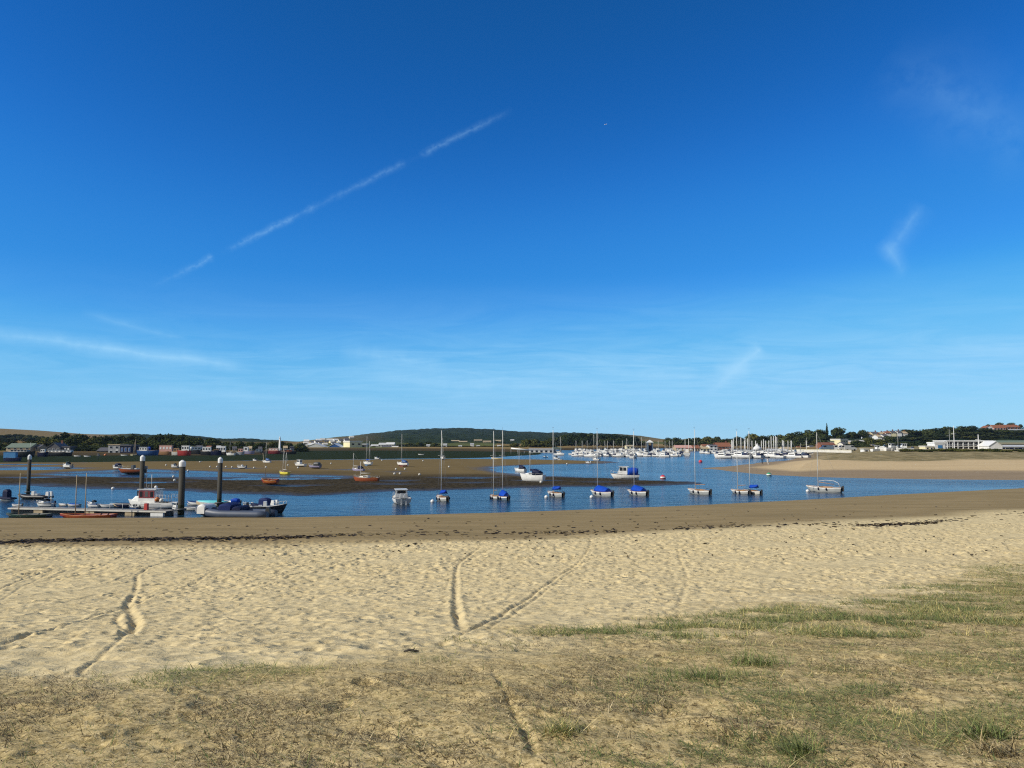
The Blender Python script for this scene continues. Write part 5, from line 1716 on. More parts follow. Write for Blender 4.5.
houseboat('large boat under a sky blue tarpaulin with a white bow, at the left edge', 3, 20, 461.5, 457.8, 452.2, 'navy', 'skyblue', 'skyblue', (.22, .92), 0, bow=-1, kind='boat', name='covered_boat')
houseboat('long black hulled houseboat with a white mast behind the blue tarpaulin boat', 8, 35, 457.4, 452.0, 449.8, 'black', 'grey', 'slate', (.15, .75), 5, mast=442.5)
houseboat('narrow dark boat with two white upright bags on deck', 38, 48, 457, 452.5, 449, 'navy', 'white', 'darkgrey', (.3, .7), 2)
houseboat('dark barge with a bold white upper strake below the gabled house', 48.5, 72.5, 456.3, 452.2, 450.2, 'black', 'white', 'lightgrey', (.04, .96), 6, bow=1)
houseboat('blue coaster with white superstructure at its left end', 138, 159, 455.6, 450.8, 447.2, 'midblue', 'white', 'white', (.10, .46), 3, bow=1, funnel='blue')
houseboat('pink and brown houseboat with a pitched awning', 158.5, 173, 455.4, 451.5, 445.2, 'wood', 'pink', 'tan', (.08, .95), 4, wincol='white')
houseboat('cream boat with a brown wheelhouse between the pink one and the red hulled one', 172, 181, 455.6, 452, 448, 'offwhite', 'wood', 'black', (.2, .8), 2)
houseboat('red hulled houseboat with a tall white wheelhouse', 178, 191, 455.8, 450.6, 445.6, 'red', 'white', 'offwhite', (.30, .86), 3, funnel='white')
houseboat('dark navy houseboat with a grey upper deck', 190.5, 202, 455.2, 450, 446.8, 'black', 'bluegrey', 'grey', (.08, .9), 3)
houseboat('black hulled boat with a white cabin and dark windows', 201, 212.5, 455.4, 451.4, 447.0, 'black', 'white', 'white', (.15, .85), 3)
houseboat('navy lugger with brown deck gear', 211, 221.5, 455.6, 451.2, 449.6, 'navy', 'mudhull', 'wood', (.3, .7), 1)
houseboat('small boat carrying a square white cabin on stilts', 219.5, 228, 455.3, 452.0, 446.2, 'mudhull', 'white', 'white', (.15, .7), 2)
houseboat('grey tug with a pink wheelhouse', 236, 244.5, 455.2, 452, 448.6, 'grey', 'pink', 'slate', (.3, .8), 2)
houseboat('lilac hulled boat with a bright white box cabin', 243.5, 254.5, 454.8, 451.2, 447.0, 'purple', 'white', 'white', (.04, .42), 1)
houseboat('small dark houseboat under the far low trees', 254, 263.5, 454.4, 451.4, 449, 'darkgrey', 'bluegrey', 'slate', (.2, .85), 2)
houseboat('pale pink houseboat beside the white tower mast', 268.5, 281.5, 454.2, 451, 448.2, 'maroon', 'pink', 'offwhite', (.05, .75), 3, wincol='white')
houseboat('low black barge with rusty gear right of the white tower mast', 281, 296.5, 454.4, 451.4, 449.8, 'black', 'rust', 'grey', (.2, .7), 2)
yacht('white domed hull laid up with a bare mast among the houseboats', 230.5, 455.4, 10.5, 75, 442, hull='white', bottom='offwhite', z=0, keel='afloat', fscale=1.4)
p = gp(276, 453.8)
t = thing('light_tower', 'white tapering tower mast rising beside the pale pink houseboat', 'tower', (p.x, p.y + 6, 0))
MB().lathe([(1.1, -.5), (1.0, 2.8), (.55, 3.0), (.42, 7.6)], 12).build('shaft', 'white', t)
MB().lathe([(.62, 7.6), (.62, 7.75), (.3, 7.8), (.3, 8.6), (.02, 9.0)], 12).build('lantern', 'lightgrey', t)
p = gp(134.5, 455.6)
t = thing('sailing_dinghy', 'cream dinghy with a tall tan sail left of the blue coaster', 'sailing boat', p, R(80))
H = hull_shape(4.2, 1.6, .5); hull_mesh(H).build('hull', ['cream', 'cream'], t); d, _ = deck_mesh(H); d.build('deck', 'tan', t)
tube([(.5, 0, .3), (.5, 0, 7.4)], [.06, .04], 6).build('mast', 'wood', t)
MB().add([(.42, 0, .9), (-1.9, -.75, 1.0), (-1.3, -.35, 3.2), (-.3, -.05, 5.6), (.42, 0, 7.2), (.44, .03, .9), (-1.9, -.72, 1.0), (-1.3, -.32, 3.2), (-.3, -.02, 5.6), (.44, .03, 7.2)],
         [(0, 1, 2, 3, 4), (5, 9, 8, 7, 6), (0, 1, 6, 5), (1, 2, 7, 6), (2, 3, 8, 7), (3, 4, 9, 8)]).build('sail', 'tan', t)
p = gp(98, 459.6)
t = thing('navigation_post', 'dark post with a topmark standing in the green shallows', 'post', p)
MB().tube([(0, 0, -.5), (0, 0, 2.0)], .12, 7).box((0, 0, 1.8), (.8, .8, .9), taper=.4).build('post', 'black', t)
for (px_, py_, lab) in ((77, 456.6, 'white tender at the edge of the dark trees'), (87, 456.8, 'second pale tender under the dark trees, by the orange marker'), (124, 455.8, 'small grey tender under the navy block')):
    dinghy(lab, px_, py_, 7.5, 80, hull='white', inner='lightgrey', gun='lightgrey')
buoy('orange marker buoy near the left boathouse', 105.5, 455.6, .7, 'orange')

for (vx, vy, ww, a, b) in ((152, 447.5, 7, 'tan', 'slate'), (168, 446.6, 6, 'pink', 'tan'), (184, 446.8, 6, 'cream', 'slate'), (197, 447.2, 7, 'white', 'slate'), (207, 447.6, 5, 'tan', 'terracotta'), (217, 447.4, 6, 'white', 'lightgrey'), (233, 448.2, 6, 'offwhite', 'slate'), (248, 448.0, 6, 'cream', 'tan'), (259, 448.4, 5, 'white', 'slate'), (284, 447.6, 6, 'offwhite', 'tan'), (291, 448.2, 5, 'white', 'slate'), (84, 449.6, 6, 'tan', 'slate')):
    house('small cottage showing between the houseboats and the trees', vx - ww / 2, vx + ww / 2, vy + 3.2, vy + .2, vy - 1.8, 400, 6, a, b, 'side', rz=R(random.uniform(5, 30)), win=(2, 1), group='cottages behind the houseboats')
for (vx, vy, ww, a, b) in ((843, 443.6, 6, 'offwhite', 'slate'), (874, 445.6, 5, 'tan', 'slate'), (887, 446.2, 5, 'offwhite', 'tan'), (758, 448.2, 6, 'cream', 'tan'), (799, 447.6, 7, 'tan', 'terracotta'), (812, 447.0, 7, 'offwhite', 'slate')):
    house('small house half hidden among the trees on the right slope', vx - ww / 2, vx + ww / 2, vy + 2.4, vy + .1, vy - 1.6, 468 if vx > 830 else 575, 6, a, b, 'side', rz=R(random.uniform(5, 30)), win=(2, 1), group='houses among the trees on the right slope', below=2.5)

# centre shore: sheds and houses
house('pale grey boat shed with a white roof slope, left of the blue gabled shed', 306, 323.5, 450.2, 446.6, 443.2, 585, 14, 'lightgrey', 'offwhite', 'front', rz=R(0), win=(2, 1), cat='shed', name='boat_shed', wincol='bluegrey')
house('bright blue gabled boat shed with white edges', 327, 341.5, 450.4, 447.2, 443.4, 580, 14, 'midblue', 'white', 'front', win=(2, 1), cat='shed', name='boat_shed', wincol='navy', door='white')
house('tall cream house with a lit left side and dark windows', 341.5, 361, 450.2, 442.4, 440.8, 585, 16, 'cream', 'offwhite', 'flat', rz=R(38), win=(2, 2), chimney=False)
house('long low dark shed with a pale roof edge right of the cream house', 354.5, 366, 450.4, 444.8, 443.6, 600, 9, 'darkgrey', 'lightgrey', 'flat', win=(3, 1), cat='shed', name='boat_shed')
house('cream cottage with a pale roof left of the boat sheds', 297, 306, 449.8, 447.6, 445.6, 590, 8, 'cream', 'tan', 'side', win=(2, 1))
vill = [(303, 446.2), (309, 445), (324, 444.6), (333, 443.6), (338, 442.6), (346, 439.6), (313, 444.4), (329, 440.2), (322, 439.9), (300, 444.6), (305, 443.2), (311, 442.6), (316, 441.8), (320, 443.4), (326, 441.6), (331, 441.9), (335, 440.4), (318, 440.5), (340, 440.6), (306, 441.2), (351, 437.6), (346, 441.2)]
for (vx, vy) in vill:
    w_ = random.uniform(5.0, 7.4)
    house('small pale house scattered on the slope above the boat sheds', vx - w_ / 2, vx + w_ / 2, vy + 1.0, vy - .3, vy - 1.7, None, 8, random.choice(['white', 'cream', 'white']), random.choice(['slate', 'offwhite', 'white']), 'side', rz=R(random.uniform(10, 40)), win=(2, 1), group='houses on the village slope')
for (vx, vy, ww, a, b) in ((379, 449.6, 8, 'grey', 'offwhite'), (386, 448.2, 8, 'offwhite', 'slate'), (393, 448.8, 9, 'lightgrey', 'offwhite'), (382, 445.6, 7, 'white', 'lightgrey'), (390, 445.2, 8, 'grey', 'white'), (397, 450.3, 6, 'tan', 'slate'), (374, 447.2, 7, 'darkgrey', 'lightgrey')):
    house('small house in the dark roofed cluster left of the upright yacht', vx - ww / 2, vx + ww / 2, vy + 1.4, vy - 1.0, vy - 2.8, 600 if vy > 447.5 else 660, 8, a, b, 'side', win=(3, 1), group='house cluster by the shore')
house('tiny bright white house on the shore below the wooded hill', 406, 412.5, 450.4, 448.6, 447.4, 600, 7, 'white', 'offwhite', 'side', win=(1, 1))
for (vx, vy) in ((460, 446.6), (468, 448.0), (478, 446.6), (481, 448.2), (499, 446.4), (445, 444.8), (453, 447.4), (490, 447.6), (507, 448.2), (472, 444.6), (434, 447), (428, 445.6), (420, 447.6)):
    house('white speck of a house half hidden in trees under the wooded hill', vx - 1.6, vx + 1.6, vy + .8, vy - .4, vy - 1.2, 620, 6, 'white', 'lightgrey', 'side', win=(1, 1), group='houses under the wooded hill')
house('white farmhouse high on the wooded hill', 510.5, 514, 441.2, 440.2, 439.4, None, 14, 'white', 'offwhite', 'side', win=(2, 1))
for (vx, vy) in ((455, 441.2), (463, 442), (478, 440.6), (487, 441.8), (497, 441.0)):
    house('pale terrace of houses far off on the flank of the hill', vx - 4, vx + 4, vy + .7, vy - .3, vy - 1.1, None, 9, 'tan', 'tan', 'side', win=(3, 1), group='terraces on the hill flank')

# long white shed and slipway beside the marina
house('long white waterside shed with dark openings', 529.5, 553.2, 453.0, 449.8, 448.7, 430, 10, 'white', 'lightgrey', 'flat', win=(5, 1), cat='shed', name='boat_shed')
house('blue green shed end joined to the long white shed', 553.4, 561.5, 453.4, 448.8, 447.6, 436, 10, 'bluegrey', 'greenroof', 'flat', win=(1, 1), cat='shed', name='boat_shed', wincol='skyblue')
p = gp(519, 454.2)
t = thing('gangway', 'white sloping gangway leading down from the long white shed', 'gangway', (p.x, p.y, 0))
Yg = p.y; a = at(511, 448.4, Yg); b = at(531, 450.4, Yg)
mb = MB()
mb.tube([a - p.xyz * 0 - Vector((p.x, p.y, 0)), b - Vector((p.x, p.y, 0))], .42, 6)
mb.build('walkway', 'white', t)
mb = MB()
for f in (0, .33, .66, 1):
    q = a.lerp(b, f) - Vector((p.x, p.y, 0)); mb.tube([q, (q.x, q.y, -.5)], .10, 5)
mb.build('support', 'grey', t)

# marina: masts and white hulls, one of each kind built and then copied
def proto_yacht():
    t = thing('yacht', '', 'sailing boat', (0, 0, 0))
    L = 8.5; H = hull_shape(L, 2.9, 1.0, draft=.5, transom=.6, rise=.3, n=11)
    hull_mesh(H, wl=.1).build('hull', ['white', 'navy'], t)
    d, _ = deck_mesh(H); d.build('deck', 'offwhite', t)
    cb = box((.3, 0, 1.35), (3.4, 1.7, .62), taper=.85).build('cabin', 'white', t)
    for sd in (1, -1):
        box((.3, sd * .80, 1.40), (2.2, .06, .22)).build('window', 'glass', cb)
    tube([(.8, 0, 1.2), (.8, 0, 11.2)], [.085, .06], 6).build('mast', 'alu', t)
    MB().tube([(.7, 0, 2.3), (-2.9, 0, 2.3)], [.20, .14], 7).build('boom', 'offwhite', t)
    tube([(.8, -.55, 7.6), (.8, .55, 7.6)], .05, 4).build('spreader', 'alu', t)
    MB().tube([(4.1, 0, 1.3), (.95, 0, 10.6)], .02, 3).tube([(-4.1, 0, 1.1), (.75, 0, 11.1)], .02, 3).build('rigging', 'grey', t)
    return t


def proto_cruiser():
    t = thing('cruiser', '', 'motor boat', (0, 0, 0))
    L = 7.5; H = hull_shape(L, 2.7, 1.05, draft=.4, transom=.88, rise=.35, n=11)
    hull_mesh(H, wl=.1).build('hull', ['white', 'black'], t)
    d, _ = deck_mesh(H, well=(.0, .4), inset=.8, floor=-.5); d.build('deck', 'white', t); _.build('cockpit', 'lightgrey', t)
    cb = MB().box((.6, 0, 1.55), (3.2, 2.0, 1.0), taper=.82).build('cabin', 'white', t)
    for sd in (1, -1):
        box((.6, sd * .93, 1.62), (2.3, .08, .36)).build('window', 'glass', cb)
    MB().box((-.3, 0, 2.25), (1.7, 1.7, .10)).tube([(-1.0, .7, 1.9), (-1.0, .7, 2.9), (-1.0, -.7, 2.9), (-1.0, -.7, 1.9)], .05, 5).build('flybridge', 'offwhite', t)
    box((-2.3, 0, 1.45), (1.8, 1.9, .75), taper=.8).build('canopy', 'navy', t)
    return t


PY, PC = proto_yacht(), proto_cruiser()
used = {'y': False, 'c': False}
_mo = tube([(.8, 0, 1.2), (.8, 0, 11.2)], [.17, .12], 6).build('mast', 'white'); MAST_W = _mo.data; bpy.data.objects.remove(_mo)


def berth(kind, px, py, label, group, sc=1.0, rz=None, mast_top=None):
    q = gp(px, py)
    src_ = PY if kind == 'y' else PC
    if not used[kind]:
        used[kind] = True; o = src_
    else:
        o = copy_tree(src_)
    o.location = q
    s = sc
    o.scale = (s, s, s)
    if mast_top is not None:
        o.scale = (s, s, max(.6, min(1.5, (at(px, mast_top, q.y).z) / 11.2)))
    o.rotation_euler = (0, 0, R(random.choice([125, 140, 150, 305, 320, 110])) + random.uniform(-.2, .2) if rz is None else rz)
    o['label'] = label; o['group'] = group
    return o


la = 'white yacht with a bare mast packed among the berths of the central marina'
lb = 'white cruiser berthed between the masts of the central marina'
for (px_, py_, mt) in ((559.5, 455.2, 436.8), (575, 455, 441), (581, 455.6, 442), (592.5, 457, 434.5), (598, 455.4, 440), (609, 455, 441.4), (615, 456.2, 443), (621.5, 454.6, 442), (628, 456.8, 438.4),
                       (634, 454.2, 442), (640, 456.4, 437), (645, 455.2, 441), (657, 456, 443), (664, 454.6, 441), (671, 456.6, 443.5), (673.5, 453.6, 444), (604, 453.4, 443), (586, 453.6, 443)):
    berth('y', px_, py_, la, 'yachts in the central marina', .86, mast_top=mt)
x = 576
while x < 682:
    for row in (450.8, 452.4, 454.0, 455.4, 456.6):
        berth('c', x + random.uniform(-2, 2), row + random.uniform(-.5, .7), lb, 'cruisers in the central marina', random.uniform(.5, .78))
    x += random.uniform(5.0, 7.5)
berth('c', 634, 458.0, 'white boat lying just outside the front row of the central marina', 'outlying marina boats', .8, rz=R(60))
house('cream building with a low roof behind the central marina', 626.5, 633.5, 450, 446, 445, 560, 9, 'cream', 'tan', 'side', win=(2, 1), cat='building', name='building')
p = gp(650, 452.8)
t = thing('boat_hoist', 'tall white roofed boat hoist frame with dark legs in the marina', 'boat hoist', (p.x, p.y, 0))
ht = at(650, 442.5, p.y).z
for sx in (-1, 1):
    for sy in (-1, 1):
        box((sx * 1.25, sy * 1.4, ht * .5 - .3), (.45, .45, ht + .6)).build('leg', 'bluegrey', t)
box((0, 0, ht * .42), (2.0, 2.3, ht * .62)).build('slung_cover', 'navy', t)
MB().add([(-1.8, -1.9, ht), (1.8, -1.9, ht), (1.8, 1.9, ht), (-1.8, 1.9, ht), (0, -1.1, ht + 1.4), (0, 1.1, ht + 1.4)], [(0, 1, 4), (1, 2, 5, 4), (2, 3, 5), (3, 0, 4, 5), (3, 2, 1, 0)]).build('roof', 'white', t)
house('long salmon roofed quayside building with pale windows', 676, 692.5, 451.6, 447.6, 445.2, 480, 10, 'tan', 'pink', 'side', win=(5, 1), cat='building', name='building', wincol='white')
q = gp(687, 455.8)
t = thing('fishing_boat', 'white fishing boat with twin goalpost masts at the quay', 'fishing boat', q, R(78))
H = hull_shape(9, 3.2, 1.3, draft=.6, transom=.8, rise=.5); hull_mesh(H, wl=.2).build('hull', ['white', 'black'], t); d, _ = deck_mesh(H); d.build('deck', 'tan', t)
cb = box((1.4, 0, 2.3), (2.2, 2.0, 2.0), taper=.9).build('wheelhouse', 'white', t)
for sd in (1, -1):
    box((1.4, sd * .98, 2.6), (1.5, .08, .5)).build('window', 'glass', cb)
box((1.4, 0, 3.35), (2.5, 2.2, .14)).build('roof', 'red', t)
for sy in (-.75, .75):
    tube([(-1.6, sy, 1.0), (-1.6, sy, at(687, 438.4, q.y).z)], [.13, .09], 6).build('mast', 'alu', t)
# row of quay houses to the right of the fishing boat
house('beige quayside house with a brown roof', 692, 700, 452, 448, 445.4, 500, 9, 'tan', 'terracotta', 'side', win=(3, 1))
house('sand coloured low house left of the bright white one', 700, 709.5, 452, 448.4, 446.6, 500, 9, 'cream', 'tan', 'side', win=(3, 1))
house('bright white flat fronted house in the quay row', 709.5, 717.5, 450.6, 445.6, 444.6, 500, 9, 'white', 'slate', 'side', win=(2, 2), chimney=True)
house('red brick house with a dark pitched roof in the quay row', 717.5, 731.5, 450.6, 446.4, 442.6, 510, 11, 'brick', 'terracotta', 'side', win=(4, 2), chimney=True)
house('tan house with a brown roof at the right end of the quay row', 703, 711, 448.6, 446, 444.2, 540, 9, 'tan', 'terracotta', 'side', win=(2, 1))
lc = 'small moored boat along the quay wall below the brick house'
for px_ in (703, 707.5, 712, 716, 720.5, 725, 729):
    berth('c', px_, 453.6 + random.uniform(-.3, .3), lc, 'boats along the quay wall', random.uniform(.5, .72))
ld = 'white yacht with a tall mast in the crowded right hand marina behind the spit'
for (px_, py_, mt) in ((733, 457, 440), (735.5, 455.8, 438.5), (740, 457.2, 437.5), (743, 456, 441), (747, 457, 438), (749.5, 455.6, 438.5), (754, 456.6, 443), (758, 457.2, 444), (765, 456.4, 439.2), (768, 457, 441), (771, 455.8, 440.5),
                       (773, 457.2, 436.4), (776, 456, 436), (777.5, 457.4, 436), (779, 455.6, 437), (781, 457, 440), (785.5, 456.4, 442), (789.5, 456, 442.5), (793, 455.2, 444), (805, 454.4, 443), (763, 455.2, 442), (787, 454.6, 444), (731, 455.4, 443)):
    for_r = berth('y', px_, py_ + .6, ld, 'yachts in the right hand marina', .95, mast_top=mt)
    for ch_ in for_r.children:
        if ch_.name.startswith('mast'):
            ch_.data = MAST_W
le = 'white cruiser in the front row of the right hand marina behind the spit'
x = 723
while x < 800:
    for row in (454.6, 456.2, 457.8):
        berth('c', x + random.uniform(-1.5, 1.5), row + random.uniform(-.4, .5), le, 'cruisers in the right hand marina', random.uniform(.8, 1.15))
    x += random.uniform(5.0, 7.0)
p = gp(761, 456)
t = thing('pavilion', 'white domed pavilion with a pointed cap among the right hand masts', 'pavilion', (p.x, p.y + 5, 0))
hp = at(761, 445.4, p.y).z
MB().lathe([(1.5, -.5), (1.5, hp * .55), (2.0, hp * .58)], 10).build('wall', 'white', t)
MB().lathe([(2.1, hp * .58), (1.6, hp * .80), (.5, hp), (.05, hp + 1.0)], 10).build('roof', 'white', t)
house('low white clubhouse behind the front row of masts', 770, 788, 454, 450.6, 448.8, 400, 9, 'white', 'lightgrey', 'side', win=(6, 1), cat='clubhouse', name='clubhouse', below=4)
house('cream bungalow partly hidden behind the right hand masts', 783, 792, 452, 449.2, 447, 470, 9, 'cream', 'tan', 'side', win=(3, 1))

# ------------------------------------------------------------------ right: sea wall, houses on the slope, vans, boat park, clubhouse
def gz(px, py, Y):
    return at(px, py, Y)


wl_a = at(797, 451.6, 330); wl_b = at(852, 452.2, 300)
t = thing('sea_wall', 'long low cream sea wall running behind the far dunes', 'wall', (wl_a.x, wl_a.y, 2.2), math.atan2(wl_b.y - wl_a.y, wl_b.x - wl_a.x))
Lw = (wl_b - wl_a).length
MB().box((Lw / 2, 0, .30), (Lw, .5, 1.0)).build('wall', 'offwhite', t)
box((Lw / 2, 0, .86), (Lw + .1, .7, .12)).build('coping', 'cream', t)
for (px_, mt, lab) in ((801.5, 443.2, 'thin grey mast laid up behind the sea wall, shorter of two'), (807.5, 437.8, 'thick pale mast laid up behind the sea wall, taller of two')):
    yacht('laid up yacht with a ' + lab.split(' laid')[0] + ' behind the sea wall', px_, 453.0, 9, 80, mt, z=1.2, keel=False, hull='white')
house('terracotta walled house beside the cypress', 821, 835.5, 448, 444.6, 442.4, 520, 9, 'terracotta', 'brick', 'side', win=(3, 1))
house('cream modern house with stacked flat roofs right of the cypress', 835.5, 849, 446.6, 439.8, 438.8, 560, 10, 'cream', 'offwhite', 'flat', rz=R(20), win=(3, 2))
house('pale green flat roofed wing beside the cream modern house', 829, 836, 445.5, 441.6, 440.8, 565, 8, 'lightgrey', 'greenroof', 'flat', win=(2, 1))
for (vx, vy, ww) in ((853, 441.5, 6), (860.5, 440.8, 5), (866.5, 441, 4.5)):
    house('long pale roofed house in the row of three under the dark trees', vx - ww / 2, vx + ww / 2, vy + 2.0, vy + .3, vy - .9, 570, 8, 'tan', 'offwhite', 'side', win=(3, 1), group='row of pale roofs')
for (vx, vy, ww, rf_) in ((869, 434.6, 6, 'tan'), (876, 433.6, 7, 'slate'), (882, 434.0, 7, 'tan'), (888.5, 433.2, 5, 'terracotta'), (894, 432.6, 5, 'slate'), (886, 436, 4, 'slate'), (900, 432.4, 4, 'slate'), (880, 436.6, 4, 'tan'), (906, 433.4, 4, 'tan')):
    house('brown roofed house high on the slope right of the broad trees', vx - ww / 2, vx + ww / 2, vy + 1.5, vy - .2, vy - 2.0, 545 if vy > 434.8 else 640, 9, random.choice(['cream', 'white']), rf_, 'side', win=(3, 1), group='houses high on the slope', chimney=True)
house('white gabled house on the hilltop above the clubhouse', 986, 993, 430, 427.6, 425.6, 760, 9, 'white', 'terracotta', 'front', win=(2, 1))
house('wide red roofed house on the hilltop', 994, 1006, 430.2, 427.8, 424.8, 765, 10, 'pink', 'terracotta', 'side', win=(4, 1), chimney=True)
house('red roofed house nearest the right edge of the hilltop', 1006.5, 1020, 429.6, 427, 424.6, 770, 10, 'brick', 'terracotta', 'side', win=(4, 1), chimney=True)
house('long low white roofed building on the hilltop below the red roofs', 1012, 1036, 432, 430.8, 429.4, 735, 10, 'white', 'white', 'side', win=(8, 1), cat='building', name='building')
house('small white roofed shed on the hilltop left of the long one', 996.5, 1002, 431.8, 430.8, 429.8, 735, 8, 'white', 'white', 'side', win=(2, 1), cat='shed', name='shed')


def van(label, px, py, Y, col, L=5.2, group=None):
    z = at(px, py, Y).z
    t = thing('van', label, 'van', (at(px, py, Y).x, Y, z), random.choice([0, PI]) + random.uniform(-.15, .15), group)
    prof = [(-L / 2, .45), (-L / 2, 2.2), (L * .18, 2.25), (L * .32, 1.45), (L * .48, 1.15), (L * .5, .45)]
    MB().loft([[Vector((x, -1, z_)) for x, z_ in prof], [Vector((x, 1, z_)) for x, z_ in prof]], smooth=False).build('body', col, t)
    MB().add([(L * .19, -1.01, 2.1), (L * .29, -1.01, 1.5), (L * .02, -1.01, 1.5), (L * .02, -1.01, 2.1)], [(0, 1, 2, 3)]).add([(L * .19, 1.01, 2.1), (L * .29, 1.01, 1.5), (L * .02, 1.01, 1.5), (L * .02, 1.01, 2.1)], [(3, 2, 1, 0)]).build('side_window', 'glass', t)
    MB().add([(L * .195, -.9, 2.22), (L * .33, -.9, 1.5), (L * .33, .9, 1.5), (L * .195, .9, 2.22)], [(0, 1, 2, 3)]).build('windscreen', 'glass', t)
    for x in (-L * .3, L * .3):
        for y in (-.92, .92):
            MB().tube([(x, y - .12, .38), (x, y + .12, .38)], .38, 12).build('wheel', 'black', t)
    return t


van('dark van parked left of the white van on the sea front', 826, 450.7, 318, 'bluegrey')
van('bright white van parked in the middle of the sea front row', 833.5, 450.8, 318, 'white')
van('white van parked right of the middle one on the sea front', 843.5, 450.8, 318, 'offwhite')
van('silver van at the right end of the sea front row', 849.8, 450.8, 318, 'lightgrey')
house('small square white kiosk on the far dunes', 864, 869, 453.4, 449.4, 448.8, 292, 3, 'white', 'offwhite', 'flat', win=(1, 1), cat='kiosk', name='kiosk', below=1)

for k, (px_, Wp, yb) in enumerate(((877, 11, 451.6), (884, 13, 451.2), (891, 13, 450.8), (897.5, 12, 450.9), (905, 13, 451.4), (912, 10, 451.6), (888, 9, 452.4))):
    q = at(px_, yb + .9, 285); zz = 3.0
    motor('white boat laid up ashore in the boat park on the far dunes', px_, yb + .6, Wp * 1.25, random.choice([70, 80, -75, 85]), hull='white', bottom='offwhite', cab='cuddy' if k % 2 else 'wheelhouse', engines=0, z=at(px_, yb, 300).z, group='boats laid up ashore', fscale=1.7, kind='laid up boat')
yacht('laid up boat under a tall lamp like mast in the boat park', 899, 451.8, 9, 75, 431.5, z=at(899, 451, 300).z, keel=False)
house('cream hut with dark windows between the boat park and the blue hut', 925.5, 933.5, 450.6, 446.8, 445.8, 330, 5, 'cream', 'offwhite', 'flat', win=(2, 1), cat='hut', name='hut')
motor('long white boat on a trailer beside the cream hut', 926, 452.2, 16, 84, hull='white', bottom='white', cab=None, engines=1, z=at(926, 451.4, 300).z, rails=False)
house('white hut with a big sky blue front panel', 935, 945.5, 450.4, 443.6, 442.2, 330, 6, 'white', 'white', 'flat', win=(1, 1), cat='hut', name='hut', wincol='skyblue')
ch = house('long white roofed clubhouse with a dark balcony between white posts', 946, 993, 450.6, 441.6, 440.4, 345, 10, 'slate', 'white', 'flat', win=(9, 2), cat='clubhouse', name='clubhouse')
cw_ = (993 - 946) * 345 / FPX; chh = at(969, 441.6, 345).z - at(969, 450.6, 345).z
for k in range(10):
    box((-cw_ / 2 + cw_ * k / 9, -6.3, chh * .5), (.35, .35, chh)).build('post', 'white', ch)
box((0, -5.8, chh * .46), (cw_, 1.5, .22)).build('balcony', 'offwhite', ch)
box((0, -5.6, chh + .25), (cw_ + .6, 2.4, .35)).build('canopy', 'white', ch)
MB().box((0, -6.5, chh * .46 + .9), (cw_, .06, .08)).box((0, -6.5, chh * .46 + .5), (cw_, .05, .06)).build('railing', 'lightgrey', ch)
house('white gabled marquee at the right end of the clubhouse', 989, 1002.5, 448.8, 445.6, 441.2, 335, 8, 'white', 'white', 'front', win=(0, 0), cat='marquee', name='marquee')
house('long low navy walled shed with a white roof at the right edge', 1003, 1038, 450.4, 446.6, 445.0, 335, 9, 'navy', 'lightgrey', 'side', win=(4, 1), cat='shed', name='shed')
for (px_, tp, Y, lab) in ((954.5, 425.8, 332, 'tall white flagpole in front of the clubhouse'), (950, 428.6, 336, 'thin grey mast left of the tall flagpole'), (978.8, 434.5, 330, 'stout white signal mast with a crosstree right of the clubhouse middle')):
    zb = at(px_, 451, Y).z; h = at(px_, tp, Y).z - zb
    t = thing('flagpole', lab, 'flagpole', (at(px_, 451, Y).x, Y, zb))
    r_ = .22 if px_ > 970 else (.15 if px_ > 952 else .09)
    MB().lathe([(r_ * 1.8, -.5), (r_ * 1.8, .5), (r_, .55), (r_ * .6, h)], 10).build('pole', 'white' if px_ != 950 else 'grey', t)
    MB().tube([(-1.2, 0, h * .68), (1.2, 0, h * .68)], r_ * .5, 6).build('crosstree', 'white' if px_ != 950 else 'grey', t)
MB_ = at(1010, 441, 480)
fld = thing('tent_roof', 'broad pale green roof of a long hall behind the marquee', 'hall', (at(1012, 446, 400).x, 400, at(1012, 446.5, 400).z))
zt_ = at(1012, 440.4, 400).z - fld.location.z
MB().box((0, 4, zt_ * .2), (26, 8, zt_ * .4 + 1.5)).build('wall', 'tan', fld)
MB().add([(-13.5, -.6, zt_ * .4), (13.5, -.6, zt_ * .4), (12.5, 4, zt_), (-12.5, 4, zt_), (-13.5, 8.6, zt_ * .4), (13.5, 8.6, zt_ * .4)], [(0, 1, 2, 3), (3, 2, 5, 4), (0, 3, 4), (1, 5, 2)]).build('roof', 'greenroof', fld)


